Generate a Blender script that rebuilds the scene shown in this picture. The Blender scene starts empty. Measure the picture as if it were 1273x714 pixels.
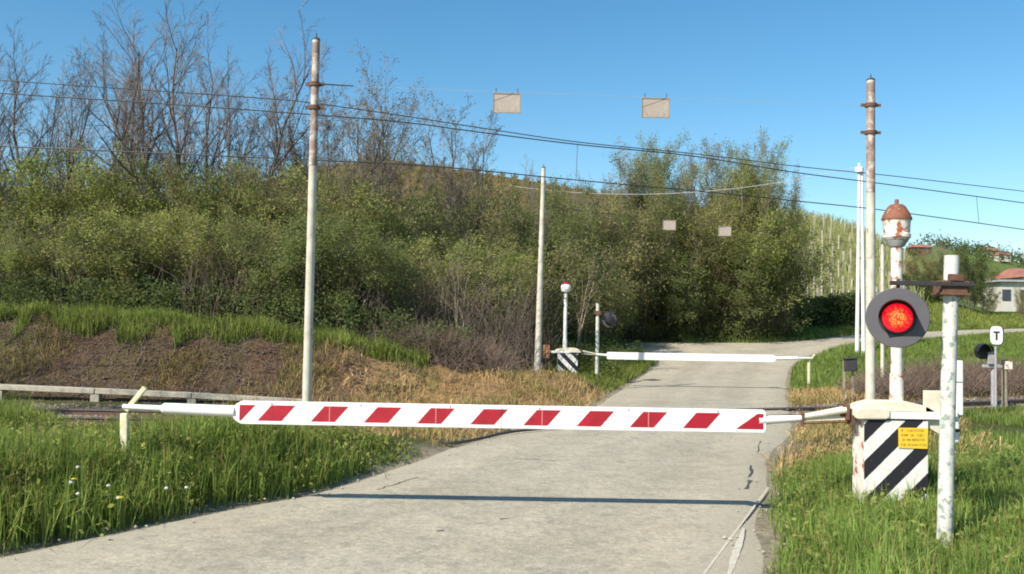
import bpy, math
import numpy as np
from mathutils import Matrix, Vector
R = math.radians
SC = bpy.context.scene
COL = SC.collection
# ------------------------------------------------------------------ camera
F, CX, CY = 1150.0, 636.5, 357.0
PITCH, ROLL, EYE = math.atan(48 / 1150), R(1.0), 1.83
CM = Matrix.Rotation(R(90) + PITCH, 4, 'X') @ Matrix.Rotation(ROLL, 4, 'Z')
CM.translation = Vector((0, 0, EYE))
cd = bpy.data.cameras.new('camera'); cam = bpy.data.objects.new('camera', cd); COL.objects.link(cam)
cam.matrix_world = CM
cd.sensor_width = 36; cd.lens = 36 * F / 1273; cd.clip_start = 0.1; cd.clip_end = 6000
SC.camera = cam
# ------------------------------------------------------------------ light
SUN_EL = math.atan2(1.0, math.hypot(.85, .80))
SUN_AZ = math.atan2(-.85, -.80)
w = bpy.data.worlds.new('World'); SC.world = w; w.use_nodes = True
nt = w.node_tree; bg = nt.nodes['Background']
sky = nt.nodes.new('ShaderNodeTexSky'); sky.sky_type = 'NISHITA'; sky.sun_disc = False
sky.sun_elevation = SUN_EL; sky.sun_rotation = SUN_AZ % (2 * math.pi)
sky.air_density = 1.0; sky.dust_density = 0.6; sky.ozone_density = 1.6; sky.altitude = 200
hsv = nt.nodes.new('ShaderNodeHueSaturation'); hsv.inputs['Hue'].default_value = .49; hsv.inputs['Saturation'].default_value = 1.32
nt.links.new(sky.outputs[0], hsv.inputs['Color']); nt.links.new(hsv.outputs[0], bg.inputs[0]); bg.inputs[1].default_value = 0.115
sl = bpy.data.lights.new('sun', 'SUN'); sl.energy = 5.0; sl.angle = R(.5); sl.color = (1, .93, .80)
so = bpy.data.objects.new('sun', sl); COL.objects.link(so)
so.rotation_euler = Vector((.85, .80, -1)).to_track_quat('-Z', 'Y').to_euler()
SC.view_settings.view_transform = 'Standard'; SC.view_settings.look = 'None'
SC.view_settings.exposure = 0.5; SC.view_settings.gamma = 1
SC.render.engine = 'CYCLES'
SC.cycles.pixel_filter_type = 'BLACKMAN_HARRIS'; SC.cycles.filter_width = 1.9
SC.cycles.max_bounces = 6; SC.cycles.transparent_max_bounces = 8

def at(px, py, Y):
    d = CM.to_3x3() @ Vector(((px - CX) / F, -(py - CY) / F, -1))
    return Vector((d.x / d.y * Y, Y, EYE + d.z / d.y * Y))

# ------------------------------------------------------------------ materials
def newmat(name):
    m = bpy.data.materials.new(name); m.use_nodes = True
    t = m.node_tree; return m, t, t.nodes['Principled BSDF']
def noise(t, scale, detail=4, rough=.6, coord='Object', vec=None):
    n = t.nodes.new('ShaderNodeTexNoise'); n.inputs['Scale'].default_value = scale
    n.inputs['Detail'].default_value = detail; n.inputs['Roughness'].default_value = rough
    if vec is None:
        tc = t.nodes.new('ShaderNodeTexCoord'); vec = tc.outputs[coord]
    t.links.new(vec, n.inputs['Vector']); return n.outputs[0]
def ramp(t, fac, stops):
    r = t.nodes.new('ShaderNodeValToRGB'); t.links.new(fac, r.inputs[0])
    e = r.color_ramp.elements
    while len(e) < len(stops): e.new(.5)
    for i, (p, c) in enumerate(stops):
        e[i].position = p; e[i].color = (*c, 1) if len(c) == 3 else c
    return r.outputs[0]
def mix(t, fac, a, b, mode='MIX'):
    m = t.nodes.new('ShaderNodeMix'); m.data_type = 'RGBA'; m.blend_type = mode
    for v, i in ((fac, 0), (a, 6), (b, 7)):
        if isinstance(v, (int, float)): m.inputs[i].default_value = v
        elif isinstance(v, tuple): m.inputs[i].default_value = (*v, 1)
        else: t.links.new(v, m.inputs[i])
    return m.outputs[2]
def math_(t, op, a, b=0.0):
    m = t.nodes.new('ShaderNodeMath'); m.operation = op
    for i, v in enumerate((a, b)):
        if isinstance(v, (int, float)): m.inputs[i].default_value = v
        else: t.links.new(v, m.inputs[i])
    return m.outputs[0]
def bump(t, bs, h, strength=.3, dist=.01):
    b = t.nodes.new('ShaderNodeBump'); b.inputs['Strength'].default_value = strength
    b.inputs['Distance'].default_value = dist; t.links.new(h, b.inputs['Height'])
    t.links.new(b.outputs[0], bs.inputs['Normal'])
def simple(name, c, rough=.6, var=.25, scale=8, wear=None, wear_at=(.6, .68), metal=0, wscale=6, bmp=.2):
    """paint with mottling and optional wear patches of another colour"""
    m, t, b = newmat(name)
    n = noise(t, scale, 6)
    lo = tuple(x * (1 - var) for x in c); hi = tuple(min(1, x * (1 + var * .6)) for x in c)
    col = ramp(t, n, [(.3, lo), (.7, hi)])
    if wear:
        n2 = noise(t, wscale, 8, .7)
        f = ramp(t, n2, [(wear_at[0], (0, 0, 0)), (wear_at[1], (1, 1, 1))])
        col = mix(t, f, col, wear)
    t.links.new(col, b.inputs['Base Color'])
    b.inputs['Roughness'].default_value = rough; b.inputs['Metallic'].default_value = metal
    bump(t, b, n, bmp, .004)
    return m
def leafmat(name, c1, c2, trans=.35, rnd=.35):
    m = bpy.data.materials.new(name); m.use_nodes = True; t = m.node_tree; t.nodes.clear()
    out = t.nodes.new('ShaderNodeOutputMaterial')
    g = t.nodes.new('ShaderNodeNewGeometry'); oi = t.nodes.new('ShaderNodeObjectInfo')
    f = ramp(t, g.outputs['Random Per Island'], [(0, c1), (1, c2)])
    hs = t.nodes.new('ShaderNodeHueSaturation')
    v = math_(t, 'MULTIPLY_ADD', oi.outputs['Random'], rnd); t.nodes[-1].inputs[2].default_value = 1 - rnd / 2
    h = math_(t, 'MULTIPLY_ADD', oi.outputs['Random'], -.04); t.nodes[-1].inputs[2].default_value = .52
    t.links.new(f, hs.inputs['Color']); t.links.new(v, hs.inputs['Value']); t.links.new(h, hs.inputs['Hue'])
    big = noise(t, .9, 4, .6)
    hs2 = t.nodes.new('ShaderNodeHueSaturation'); t.links.new(hs.outputs[0], hs2.inputs['Color'])
    vv = ramp(t, big, [(.32, (.72, .72, .72)), (.68, (1.28, 1.28, 1.28))]); t.links.new(vv, hs2.inputs['Value']); hs = hs2
    d = t.nodes.new('ShaderNodeBsdfDiffuse'); tr = t.nodes.new('ShaderNodeBsdfTranslucent')
    t.links.new(hs.outputs[0], d.inputs[0]); t.links.new(hs.outputs[0], tr.inputs[0])
    mx = t.nodes.new('ShaderNodeMixShader'); mx.inputs[0].default_value = trans
    t.links.new(d.outputs[0], mx.inputs[1]); t.links.new(tr.outputs[0], mx.inputs[2])
    t.links.new(mx.outputs[0], out.inputs[0]); return m

M = {}
M['white'] = simple('white_paint', (.80, .79, .76), .45, .08, 12, (.45, .33, .22), (.66, .72), wscale=9)
M['board'] = simple('board_white', (.80, .80, .78), .45, .08, 7, (.52, .50, .45), (.60, .82), wscale=7)
M['red'] = simple('red_paint', (.37, .010, .024), .5, .22, 7, (.42, .07, .07), (.62, .75))
M['seam'] = simple('seam_paint', (.62, .25, .25), .5, .1, 10)
M['rusty_white'] = simple('rusty_white', (.74, .68, .60), .55, .15, 14, (.32, .10, .045), (.52, .60), wscale=9)
M['cream'] = simple('cream_metal', (.70, .64, .50), .5, .15, 10, (.30, .14, .07), (.62, .70), wscale=12)
M['rust'] = simple('rust', (.15, .070, .045), .8, .45, 18, (.10, .05, .04), (.5, .65))
M['rust_cap'] = simple('rusty_bell_cap', (.23, .085, .045), .75, .4, 16, (.55, .42, .35), (.6, .68))
M['dark'] = simple('dark_metal', (.045, .040, .045), .6, .3, 14, (.13, .06, .04), (.6, .7))
M['disc'] = simple('grey_disc', (.085, .080, .092), .6, .12, 9)
M['hood'] = simple('black_hood', (.014, .012, .016), .6, .2, 9)
M['concrete'] = simple('old_concrete', (.42, .38, .30), .85, .25, 9, (.22, .19, .15), (.55, .7))
M['wood_post'] = simple('weathered_wood', (.30, .26, .19), .85, .35, 12)
M['pole'] = simple('pole_paint', (.56, .52, .43), .7, .3, 4, (.20, .13, .09), (.60, .70), wscale=5)
M['pole_top'] = simple('pole_top', (.30, .21, .17), .7, .4, 4, (.52, .47, .42), (.5, .6), wscale=5)
M['post'] = simple('peeling_post', (.62, .62, .56), .6, .2, 10, (.26, .30, .27), (.52, .58), wscale=14)
M['yellow_post'] = simple('yellow_post', (.66, .60, .38), .7, .25, 10, (.70, .66, .52), (.5, .6))
M['notice'] = simple('yellow_notice', (.80, .52, .035), .5, .08, 9)
M['ink'] = simple('notice_ink', (.22, .13, .03), .6, .1, 9)
M['rail'] = simple('rail_rust', (.13, .07, .05), .6, .3, 14)
M['railhead'] = simple('rail_head', (.26, .21, .19), .35, .2, 14, metal=.6)
M['wire'] = simple('wire', (.045, .045, .05), .5, .2, 9)
M['cable'] = simple('pale_cable', (.50, .50, .48), .6, .1, 9)
M['plate'] = simple('warning_plate', (.40, .34, .29), .7, .2, 9, (.30, .22, .17), (.55, .7))
M['orange'] = simple('orange_box', (.58, .25, .13), .6, .2, 9, (.30, .12, .06), (.6, .7))
M['grey_box'] = simple('grey_box', (.33, .33, .33), .6, .2, 9)
M['twin'] = simple('white_pole', (.74, .74, .72), .6, .1, 9)
M['black'] = simple('black_paint', (.02, .018, .02), .6, .2, 9)
M['bark'] = simple('bark', (.17, .14, .12), .9, .4, 7)
M['bark_pale'] = simple('bark_pale', (.25, .20, .15), .9, .35, 7)
M['twig'] = simple('twig', (.20, .165, .15), .9, .3, 2, bmp=0)
M['twig_pale'] = simple('twig_pale', (.22, .175, .13), .9, .3, 2, bmp=0)
M['twig_dark'] = simple('twig_dark', (.13, .10, .075), .9, .3, 2, bmp=0)
M['bramble'] = simple('bramble', (.19, .135, .10), .9, .4, 2, bmp=0)
M['leaf_a'] = leafmat('leaf_yellow_green', (.21, .245, .055), (.36, .39, .13), .5)
M['leaf_b'] = leafmat('leaf_mid', (.165, .195, .055), (.30, .325, .12), .5)
M['leaf_c'] = leafmat('leaf_dark', (.10, .125, .042), (.20, .23, .085), .45)
M['leaf_o'] = leafmat('leaf_olive', (.23, .21, .085), (.38, .345, .16), .5)
M['bud'] = leafmat('buds', (.16, .15, .06), (.22, .20, .08))
M['grass'] = leafmat('grass_blades', (.10, .165, .028), (.32, .42, .11), .45, 0)
M['grass_far'] = leafmat('grass_far', (.12, .165, .035), (.27, .33, .09), .35, 0)
M['straw'] = leafmat('straw', (.30, .185, .085), (.54, .37, .19), .2, 0)
M['olive_straw'] = leafmat('olive_straw', (.16, .15, .05), (.38, .30, .13), .2, 0)
M['hill_vine'] = leafmat('hill_vine_rows', (.12, .105, .045), (.21, .185, .085), .1, 0)
M['vine'] = leafmat('vine_rows', (.21, .25, .085), (.38, .42, .20), .2, 0)

def stripe_mat():
    m, t, b = newmat('striped_skirt')
    tc = t.nodes.new('ShaderNodeTexCoord'); s = t.nodes.new('ShaderNodeSeparateXYZ')
    t.links.new(tc.outputs['Object'], s.inputs[0])
    d = math_(t, 'SUBTRACT', s.outputs['Z'], s.outputs['X'])
    n = noise(t, 22, 5, .7)
    d2 = math_(t, 'ADD', math_(t, 'DIVIDE', d, .36), math_(t, 'MULTIPLY', math_(t, 'SUBTRACT', n, .5), .05))
    f = math_(t, 'GREATER_THAN', math_(t, 'FRACT', math_(t, 'ADD', d2, 10.10)), .50)
    n3 = noise(t, 9, 6, .7)
    white = ramp(t, n3, [(.3, (.62, .60, .56)), (.6, (.80, .78, .74))])
    c = mix(t, f, (.018, .016, .022), white)
    r = ramp(t, noise(t, 7, 8, .75), [(.64, (0, 0, 0)), (.68, (1, 1, 1))])
    c = mix(t, r, c, (.40, .11, .055))
    t.links.new(c, b.inputs['Base Color']); b.inputs['Roughness'].default_value = .5
    return m
M['stripe'] = stripe_mat()

def led_mat():
    m, t, b = newmat('red_led_lens')
    tc = t.nodes.new('ShaderNodeTexCoord')
    v = t.nodes.new('ShaderNodeTexVoronoi'); v.inputs['Scale'].default_value = 62; v.inputs['Randomness'].default_value = .7
    t.links.new(tc.outputs['Object'], v.inputs['Vector'])
    ln = t.nodes.new('ShaderNodeVectorMath'); ln.operation = 'LENGTH'
    mp = t.nodes.new('ShaderNodeVectorMath'); mp.operation = 'MULTIPLY'; mp.inputs[1].default_value = (1, 1, 1)
    t.links.new(tc.outputs['Object'], mp.inputs[0]); t.links.new(mp.outputs[0], ln.inputs[0])
    spot = ramp(t, v.outputs['Distance'], [(.15, (1, 1, 1)), (.70, (.22, .22, .22))])
    core = ramp(t, ln.outputs['Value'], [(.05, (1, 1, 1)), (.100, (.35, .35, .35)), (.122, (.05, .05, .05))])
    k = mix(t, 1.0, spot, core, 'MULTIPLY')
    c = ramp(t, k, [(.0, (.25, .0, .015)), (.16, (.75, .005, .02)), (.45, (1, .07, .02)), (.85, (1, .42, .05))])
    t.links.new(c, b.inputs['Emission Color']); b.inputs['Emission Strength'].default_value = 1.0
    b.inputs['Base Color'].default_value = (.25, .01, .01, 1); b.inputs['Roughness'].default_value = .3
    return m
M['led'] = led_mat()

# ------------------------------------------------------------------ object helpers
def tag(o, label=None, cat=None, group=None, kind=None):
    for k, v in (('label', label), ('category', cat), ('group', group), ('kind', kind)):
        if v: o[k] = v
    return o
def thing(name, loc, label, cat, group=None, rz=0):
    o = bpy.data.objects.new(name, None); COL.objects.link(o)
    o.location = loc; o.rotation_euler.z = rz; o.empty_display_size = .1
    return tag(o, label, cat, group)
def link(name, me, parent=None):
    o = bpy.data.objects.new(name, me); COL.objects.link(o)
    if parent is not None: o.parent = parent
    return o
def npmesh(name, V, Q=None, T=None, mats=(), mi=None, smooth=False, cols=None):
    V = np.asarray(V, np.float32); nq = 0 if Q is None else len(Q); ntr = 0 if T is None else len(T)
    me = bpy.data.meshes.new(name)
    me.vertices.add(len(V)); me.vertices.foreach_set('co', V.ravel())
    idx = np.concatenate([np.asarray(a, np.int32).ravel() for a in (Q, T) if a is not None and len(a)])
    me.loops.add(len(idx)); me.loops.foreach_set('vertex_index', idx)
    st = np.concatenate([np.arange(nq) * 4, nq * 4 + np.arange(ntr) * 3]).astype(np.int32)
    me.polygons.add(nq + ntr); me.polygons.foreach_set('loop_start', st)
    me.polygons.foreach_set('loop_total', np.array([4] * nq + [3] * ntr, np.int32))
    if mi is not None: me.polygons.foreach_set('material_index', np.asarray(mi, np.int32))
    me.polygons.foreach_set('use_smooth', np.full(nq + ntr, smooth))
    for m in mats: me.materials.append(m)
    if cols is not None:
        for cn, arr in cols.items():
            a = me.color_attributes.new(cn, 'FLOAT_COLOR', 'POINT'); a.data.foreach_set('color', np.asarray(arr, np.float32).ravel())
    me.update(calc_edges=True); me.validate(); return me
class MB:
    def __init__(s): s.v = []; s.f = []
    def add(s, vs, fs):
        b = len(s.v); s.v += [tuple(v) for v in vs]; s.f += [[i + b for i in f] for f in fs]; return s
    def box(s, c, d, rot=None):
        vs = []
        for z in (-.5, .5):
            for x, y in ((-.5, -.5), (.5, -.5), (.5, .5), (-.5, .5)):
                p = Vector((x * d[0], y * d[1], z * d[2]))
                if rot is not None: p = rot @ p
                vs.append(p + Vector(c))
        return s.add(vs, [(3, 2, 1, 0), (4, 5, 6, 7), (0, 1, 5, 4), (1, 2, 6, 5), (2, 3, 7, 6), (3, 0, 4, 7)])
    def tube(s, p0, p1, r0, r1=None, n=12, cap=True):
        r1 = r0 if r1 is None else r1
        p0 = Vector(p0); p1 = Vector(p1); q = (p1 - p0).to_track_quat('Z', 'Y'); vs = []
        for p, r in ((p0, r0), (p1, r1)):
            for k in range(n):
                a = 2 * math.pi * k / n; vs.append(p + q @ Vector((r * math.cos(a), r * math.sin(a), 0)))
        fs = [(k, (k + 1) % n, n + (k + 1) % n, n + k) for k in range(n)]
        if cap: fs += [tuple(range(n - 1, -1, -1)), tuple(range(n, 2 * n))]
        return s.add(vs, fs)
    def path(s, pts, r, n=6):
        for a, b in zip(pts[:-1], pts[1:]): s.tube(a, b, r, r, n, False)
        return s
    def lathe(s, c, prof, n=24, axis='Z'):
        vs = []
        for r, h in prof:
            for k in range(n):
                a = 2 * math.pi * k / n; x, y = r * math.cos(a), r * math.sin(a)
                p = (x, y, h) if axis == 'Z' else (x, h, y)
                vs.append(Vector(c) + Vector(p))
        fs = []
        for j in range(len(prof) - 1):
            for k in range(n):
                q = (j * n + k, j * n + (k + 1) % n, (j + 1) * n + (k + 1) % n, (j + 1) * n + k)
                fs.append(q if axis == 'Z' else q[::-1])
        m = len(prof) - 1
        a_, b_ = tuple(range(n - 1, -1, -1)), tuple(range(m * n, m * n + n))
        fs += [a_, b_] if axis == 'Z' else [a_[::-1], b_[::-1]]
        return s.add(vs, fs)
    def prism(s, xz, y0, y1):
        n = len(xz); vs = [(x, y0, z) for x, z in xz] + [(x, y1, z) for x, z in xz]
        fs = [tuple(range(n)), tuple(range(2 * n - 1, n - 1, -1))] + [(i, n + i, n + (i + 1) % n, (i + 1) % n) for i in range(n)]
        return s.add(vs, fs)
    def build(s, name, mat, parent=None, bevel=0, smooth=False, loc=None):
        me = bpy.data.meshes.new(name)
        vs = s.v if loc is None else [tuple(Vector(v) - Vector(loc)) for v in s.v]
        me.from_pydata(vs, [], s.f); me.materials.append(mat); me.update()
        import bmesh
        bm = bmesh.new(); bm.from_mesh(me); bmesh.ops.recalc_face_normals(bm, faces=bm.faces)
        bm.to_mesh(me); bm.free()
        o = link(name, me, parent)
        if loc is not None: o.location = loc
        if smooth:
            me.polygons.foreach_set('use_smooth', [True] * len(me.polygons)); me.set_sharp_from_angle(angle=R(35))
        if bevel:
            b = o.modifiers.new('bevel', 'BEVEL'); b.width = bevel; b.segments = 2; b.limit_method = 'ANGLE'
        return o

# ------------------------------------------------------------------ terrain functions
LR = [(-7, -3, .2, -3), (-5.6, 4, 1.0, 4), (-4.0, 7.2, 1.9, 6.9), (-2.75, 9.3, 2.5, 9.3), (-2.1, 10.3, 2.85, 10.3),
      (-1.2, 12.9, 3.6, 13), (-.7, 14.5, 4.1, 14.4), (.6, 17.5, 5.1, 17), (1.9, 21.5, 6.3, 21), (2.7, 25, 7.4, 25),
      (3.6, 29, 8.6, 29), (4.6, 33, 9.8, 33), (5.7, 36.7, 11.3, 37.5), (6.2, 39.5, 12.3, 39.6), (5.0, 44.3, 13.3, 41),
      (9, 45.5, 14.8, 43.5), (12.3, 46, 17.2, 46.3), (15.5, 48, 19.5, 47.7), (18.5, 50.8, 22.3, 49.3), (24, 54, 27, 52.2), (42, 63, 43, 60)]
def catmull(P, n):
    P = np.array(P, float); P = np.vstack([2 * P[0] - P[1], P, 2 * P[-1] - P[-2]]); out = []
    for i in range(1, len(P) - 2):
        t = np.linspace(0, 1, n, endpoint=False)[:, None]
        a, b, c, d = P[i - 1], P[i], P[i + 1], P[i + 2]
        out.append(.5 * (2 * b + (c - a) * t + (2 * a - 5 * b + 4 * c - d) * t ** 2 + (3 * b - a - 3 * c + d) * t ** 3))
    return np.vstack(out + [P[-2:-1]])
LRs = catmull(LR, 8)
POLY = np.vstack([LRs[:, :2], LRs[::-1, 2:]])
def road_dist(X, Y):
    """signed distance to the road edge, positive outside"""
    X = np.asarray(X, float); Y = np.asarray(Y, float)
    d = np.full(X.shape, 1e9); ins = np.zeros(X.shape, bool)
    A = POLY; B = np.roll(POLY, -1, 0)
    for (ax, ay), (bx, by) in zip(A, B):
        dx, dy = bx - ax, by - ay; L = dx * dx + dy * dy + 1e-9
        t = np.clip(((X - ax) * dx + (Y - ay) * dy) / L, 0, 1)
        d = np.minimum(d, np.hypot(X - ax - t * dx, Y - ay - t * dy))
        c = ((ay > Y) != (by > Y)) & (X < (bx - ax) * (Y - ay) / (by - ay + 1e-12) + ax)
        ins ^= c
    return np.where(ins, -d, d)
def sst(a, b, x):
    t = np.clip((x - a) / (b - a), 0, 1); return t * t * (3 - 2 * t)
def track_y(X): return np.interp(X, [-60, -30, -12, -8, -4, 0, 4, 8, 13, 20, 40, 80], [15.6, 16.8, 17.6, 17.6, 17.6, 18.3, 19.7, 21.5, 24.2, 28.5, 43, 78])
def sm_noise(X, Y, s, seed=0):
    r = np.random.RandomState(seed); z = 0
    for i in range(6):
        a = r.uniform(0, 6.28); k = s * r.uniform(.6, 1.7); z = z + np.sin((X * math.cos(a) + Y * math.sin(a)) * k + r.uniform(0, 6.28))
    return z / 6
def ridge(X): return np.interp(X, [-300, -60, -38, -22, -14, 0, 9, 20, 33, 37, 40, 45, 51, 80], [6, 6.5, 9, 14.2, 15.2, 13.4, 12.0, 10.6, 9.0, 8.1, 6.6, 3.4, 0, 0])
def base_h(X, Y):
    X = np.asarray(X, float); Y = np.asarray(Y, float)
    z = np.interp(Y, [30, 34, 38, 42, 45, 50, 55, 70, 100, 200, 2500], [0, .12, .42, .80, 1.12, 1.55, 2.0, 3.1, 4.2, 5, 5])
    z = z + ridge(X * 100 / np.clip(Y, 60, 400)) * sst(54, 100, Y) * (1 - sst(140, 320, Y))
    far = np.interp(X / np.clip(Y, 1, 9e9), [.2, .38, .45, .52, .6, 2], [0, 18, 34, 29, 24, 20]) * sst(190, 400, Y) * (1 - .4 * sst(450, 800, Y))
    return z + far
def hgt(X, Y, rd=None):
    X = np.asarray(X, float); Y = np.asarray(Y, float)
    if rd is None: rd = road_dist(X, Y)
    off = sst(0, 1.2, rd)
    z = base_h(X, Y) - .05
    z = z + off * (.10 + .05 * sm_noise(X, Y, 1.3, 3))
    z = z + .26 * sst(.02, .7, rd) * (1 - .8 * sst(2.2, 4.2, rd) * (X > -9)) * (X < 0) * (1 - sst(12.0, 15.5, Y - .0 * X)) * (Y > -20)
    s = Y - track_y(X)
    z = z - .16 * off * (1 - sst(1.3, 2.0, np.abs(s)))
    A = np.interp(X, [-12, -8, -5.2, -3, -1, 2, 5, 8], [1.72, 1.62, 1.36, .95, .60, .30, .0, 0])
    z = z + A * sst(2.3, 4.9, s) * off * (1 + .08 * sm_noise(X, Y, 2.5, 5)) * (1 - sst(45, 60, Y))
    z = z + off * .07 * sm_noise(X, Y, 4, 9) * sst(2.2, 3, s) * (1 - sst(60, 70, Y))
    z = z + off * (.10 * sm_noise(X, Y, 5.5, 91) + .06 * sm_noise(X, Y, 9, 92)) * sst(2.3, 3, s) * (1 - sst(5, 6, s)) * (X < 2)
    # right side scrub bank beyond the track
    z = z + .35 * sst(2.2, 3.6, s) * sst(9.5, 12, X) * (1 - sst(30, 34, Y)) * off
    return z

def axis(lo, hi, d, far, k=1.25):
    a = list(np.arange(lo, hi + 1e-6, d)); st = d
    while a[-1] < far[1]: st *= k; a.append(a[-1] + st)
    st = d
    while a[0] > far[0]: st *= k; a.insert(0, a[0] - st)
    return np.array(a)
GX = axis(-24, 30, .22, (-2600, 2600), 1.12); GY = axis(-4, 60, .22, (-300, 3000), 1.06)
XX, YY = np.meshgrid(GX, GY)
RD = np.full(XX.shape, 50.0); near = (XX > -30) & (XX < 60) & (YY > -12) & (YY < 72)
RD[near] = road_dist(XX[near], YY[near])
ZZ = hgt(XX, YY, RD)
def lerp(a, b, f): return a + (np.array(b) - a) * f[..., None]
def n01(s, seed): return .5 + .5 * sm_noise(XX, YY, s, seed) * 1.8
S = YY - track_y(XX)
C = np.zeros(XX.shape + (3,)) + np.array((.085, .105, .035))
C = lerp(C, (.16, .13, .06), np.clip(n01(.8, 11) - .3, 0, 1) * .6)
gravel = (1 - sst(1.5, 2.1, np.abs(S + .1))) * (RD > .2)
C = lerp(C, (.15, .125, .105), gravel)
dry = sst(1.6, 2.2, S) * (1 - sst(4, 7, S)) * (1 - sst(38, 42, YY)) + sst(-3.6, -2.2, S) * (1 - sst(1.5, 2, S)) * .8 * (1 - gravel)
C = lerp(C, (.34, .22, .11), np.clip(dry, 0, 1) * (XX > -6) * (1 - sst(40, 60, np.abs(XX))))
soil = sst(2.2, 2.8, S) * (1 - sst(4.4, 5.0, S)) * (1 - sst(-5.5, -2, XX)) * (XX > -40)
C = lerp(C, (.105, .064, .042), np.clip(soil * (.75 + .5 * sm_noise(XX, YY, 3, 21)), 0, 1))
scrub = sst(5, 6.5, S) * (1 - sst(2, 6, XX)) * (1 - sst(46, 60, YY))
C = lerp(C, (.060, .047, .032), scrub * .85)
shoulder = (1 - sst(.05, .55, RD + .25 * sm_noise(XX, YY, 5, 31)))
C = lerp(C, (.34, .30, .22), shoulder)
hill = sst(58, 66, YY) * (1 - sst(120, 180, YY))
C = lerp(C, (.17, .125, .06), hill * .9 * (XX < .27 * YY))
C = lerp(C, (.19, .20, .08), hill * .85 * (XX >= .27 * YY) * (XX < .43 * YY))
C = lerp(C, (.12, .17, .05), sst(150, 260, YY) * .8)
fieldm = sst(.40, .43, XX / np.clip(YY, 1, 9e9)) * sst(30, 34, YY) * (1 - sst(90, 110, YY))
C = lerp(C, (.10, .15, .035), fieldm * .8)
idx = np.arange(XX.size).reshape(XX.shape)
Q = np.stack([idx[:-1, :-1], idx[:-1, 1:], idx[1:, 1:], idx[1:, :-1]], -1).reshape(-1, 4)
def ground_mat():
    m, t, b = newmat('ground')
    a = t.nodes.new('ShaderNodeVertexColor'); a.layer_name = 'cover'
    n1 = noise(t, 1.7, 8, .7); n2 = noise(t, 14, 6, .75)
    c = mix(t, 1.0, a.outputs[0], ramp(t, n1, [(.3, (.70, .70, .72)), (.7, (1.30, 1.25, 1.15))]), 'MULTIPLY')
    c = mix(t, 1.0, c, ramp(t, n2, [(.3, (.55, .55, .55)), (.7, (1.40, 1.40, 1.40))]), 'MULTIPLY')
    t.links.new(c, b.inputs['Base Color']); b.inputs['Roughness'].default_value = 1
    b.inputs['Specular IOR Level'].default_value = .1
    bump(t, b, n2, .9, .08); return m
cv = np.concatenate([C, np.ones(XX.shape + (1,))], -1)
g = link('ground', npmesh('ground', np.stack([XX, YY, ZZ], -1).reshape(-1, 3), Q, mats=[ground_mat()], smooth=True, cols={'cover': cv}))
tag(g, 'uneven ground of verges, bank, fields and hills', 'ground', kind='structure')

# ------------------------------------------------------------------ road
def road_mat():
    m, t, b = newmat('worn_asphalt')
    a = t.nodes.new('ShaderNodeVertexColor'); a.layer_name = 'edge'
    e = t.nodes.new('ShaderNodeSeparateColor'); t.links.new(a.outputs[0], e.inputs[0])
    big = noise(t, .55, 6, .65); mid = noise(t, 3.5, 8, .75); fine = noise(t, 42, 5, .85)
    c = ramp(t, big, [(.32, (.365, .325, .25)), (.68, (.45, .405, .315))])
    c = mix(t, 1.0, c, ramp(t, mid, [(.3, (.74, .74, .76)), (.5, (1, 1, 1)), (.7, (1.14, 1.12, 1.07))]), 'MULTIPLY')
    c = mix(t, 1.0, c, ramp(t, fine, [(.3, (.55, .55, .55)), (.7, (1.38, 1.38, 1.38))]), 'MULTIPLY')
    c = mix(t, 1.0, c, ramp(t, noise(t, 13, 5, .8), [(.3, (.76, .76, .77)), (.7, (1.2, 1.2, 1.18))]), 'MULTIPLY')
    v = t.nodes.new('ShaderNodeTexVoronoi'); v.feature = 'DISTANCE_TO_EDGE'; v.inputs['Scale'].default_value = .55
    tc = t.nodes.new('ShaderNodeTexCoord'); nv = t.nodes.new('ShaderNodeTexNoise'); nv.inputs['Scale'].default_value = 3
    t.links.new(tc.outputs['Object'], nv.inputs['Vector'])
    va = t.nodes.new('ShaderNodeVectorMath'); va.operation = 'MULTIPLY_ADD'; va.inputs[1].default_value = (.5, .5, .5)
    t.links.new(nv.outputs['Color'], va.inputs[0]); t.links.new(tc.outputs['Object'], va.inputs[2]); t.links.new(va.outputs[0], v.inputs['Vector'])
    crack = ramp(t, v.outputs['Distance'], [(.004, (1, 1, 1)), (.012, (0, 0, 0))])
    gate = ramp(t, noise(t, .9, 3), [(.56, (0, 0, 0)), (.64, (.28, .28, .28))])
    c = mix(t, mix(t, 1.0, crack, gate, 'MULTIPLY'), c, (.10, .09, .08))
    # faint tyre tracks and an oil darkened middle
    trk = ramp(t, e.outputs[0], [(.0, (.93, .93, .94)), (.18, (1, 1, 1)), (.34, (.90, .90, .90)), (.50, (.90, .90, .90)), (.64, (1.03, 1.02, 1))])
    c = mix(t, .9, c, trk, 'MULTIPLY')
    spots = ramp(t, noise(t, 2.2, 3, .5), [(.66, (1, 1, 1)), (.72, (.80, .80, .82))]); c = mix(t, 1.0, c, spots, 'MULTIPLY')
    # dusty gravel along the edges
    ef = math_(t, 'ADD', e.outputs[0], math_(t, 'MULTIPLY', math_(t, 'SUBTRACT', mid, .5), .55))
    ef = ramp(t, ef, [(.74, (0, 0, 0)), (.90, (.8, .8, .8))])
    c = mix(t, ef, c, ramp(t, noise(t, 30, 5, .8), [(.3, (.26, .23, .17)), (.7, (.50, .45, .35))]))
    t.links.new(c, b.inputs['Base Color']); b.inputs['Roughness'].default_value = .95
    b.inputs['Specular IOR Level'].default_value = .2
    bump(t, b, fine, .5, .006); return m
n_ = 28; u = np.linspace(0, 1, n_)
RX = LRs[:, :1] * (1 - u) + LRs[:, 2:3] * u; RY = LRs[:, 1:2] * (1 - u) + LRs[:, 3:4] * u
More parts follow.
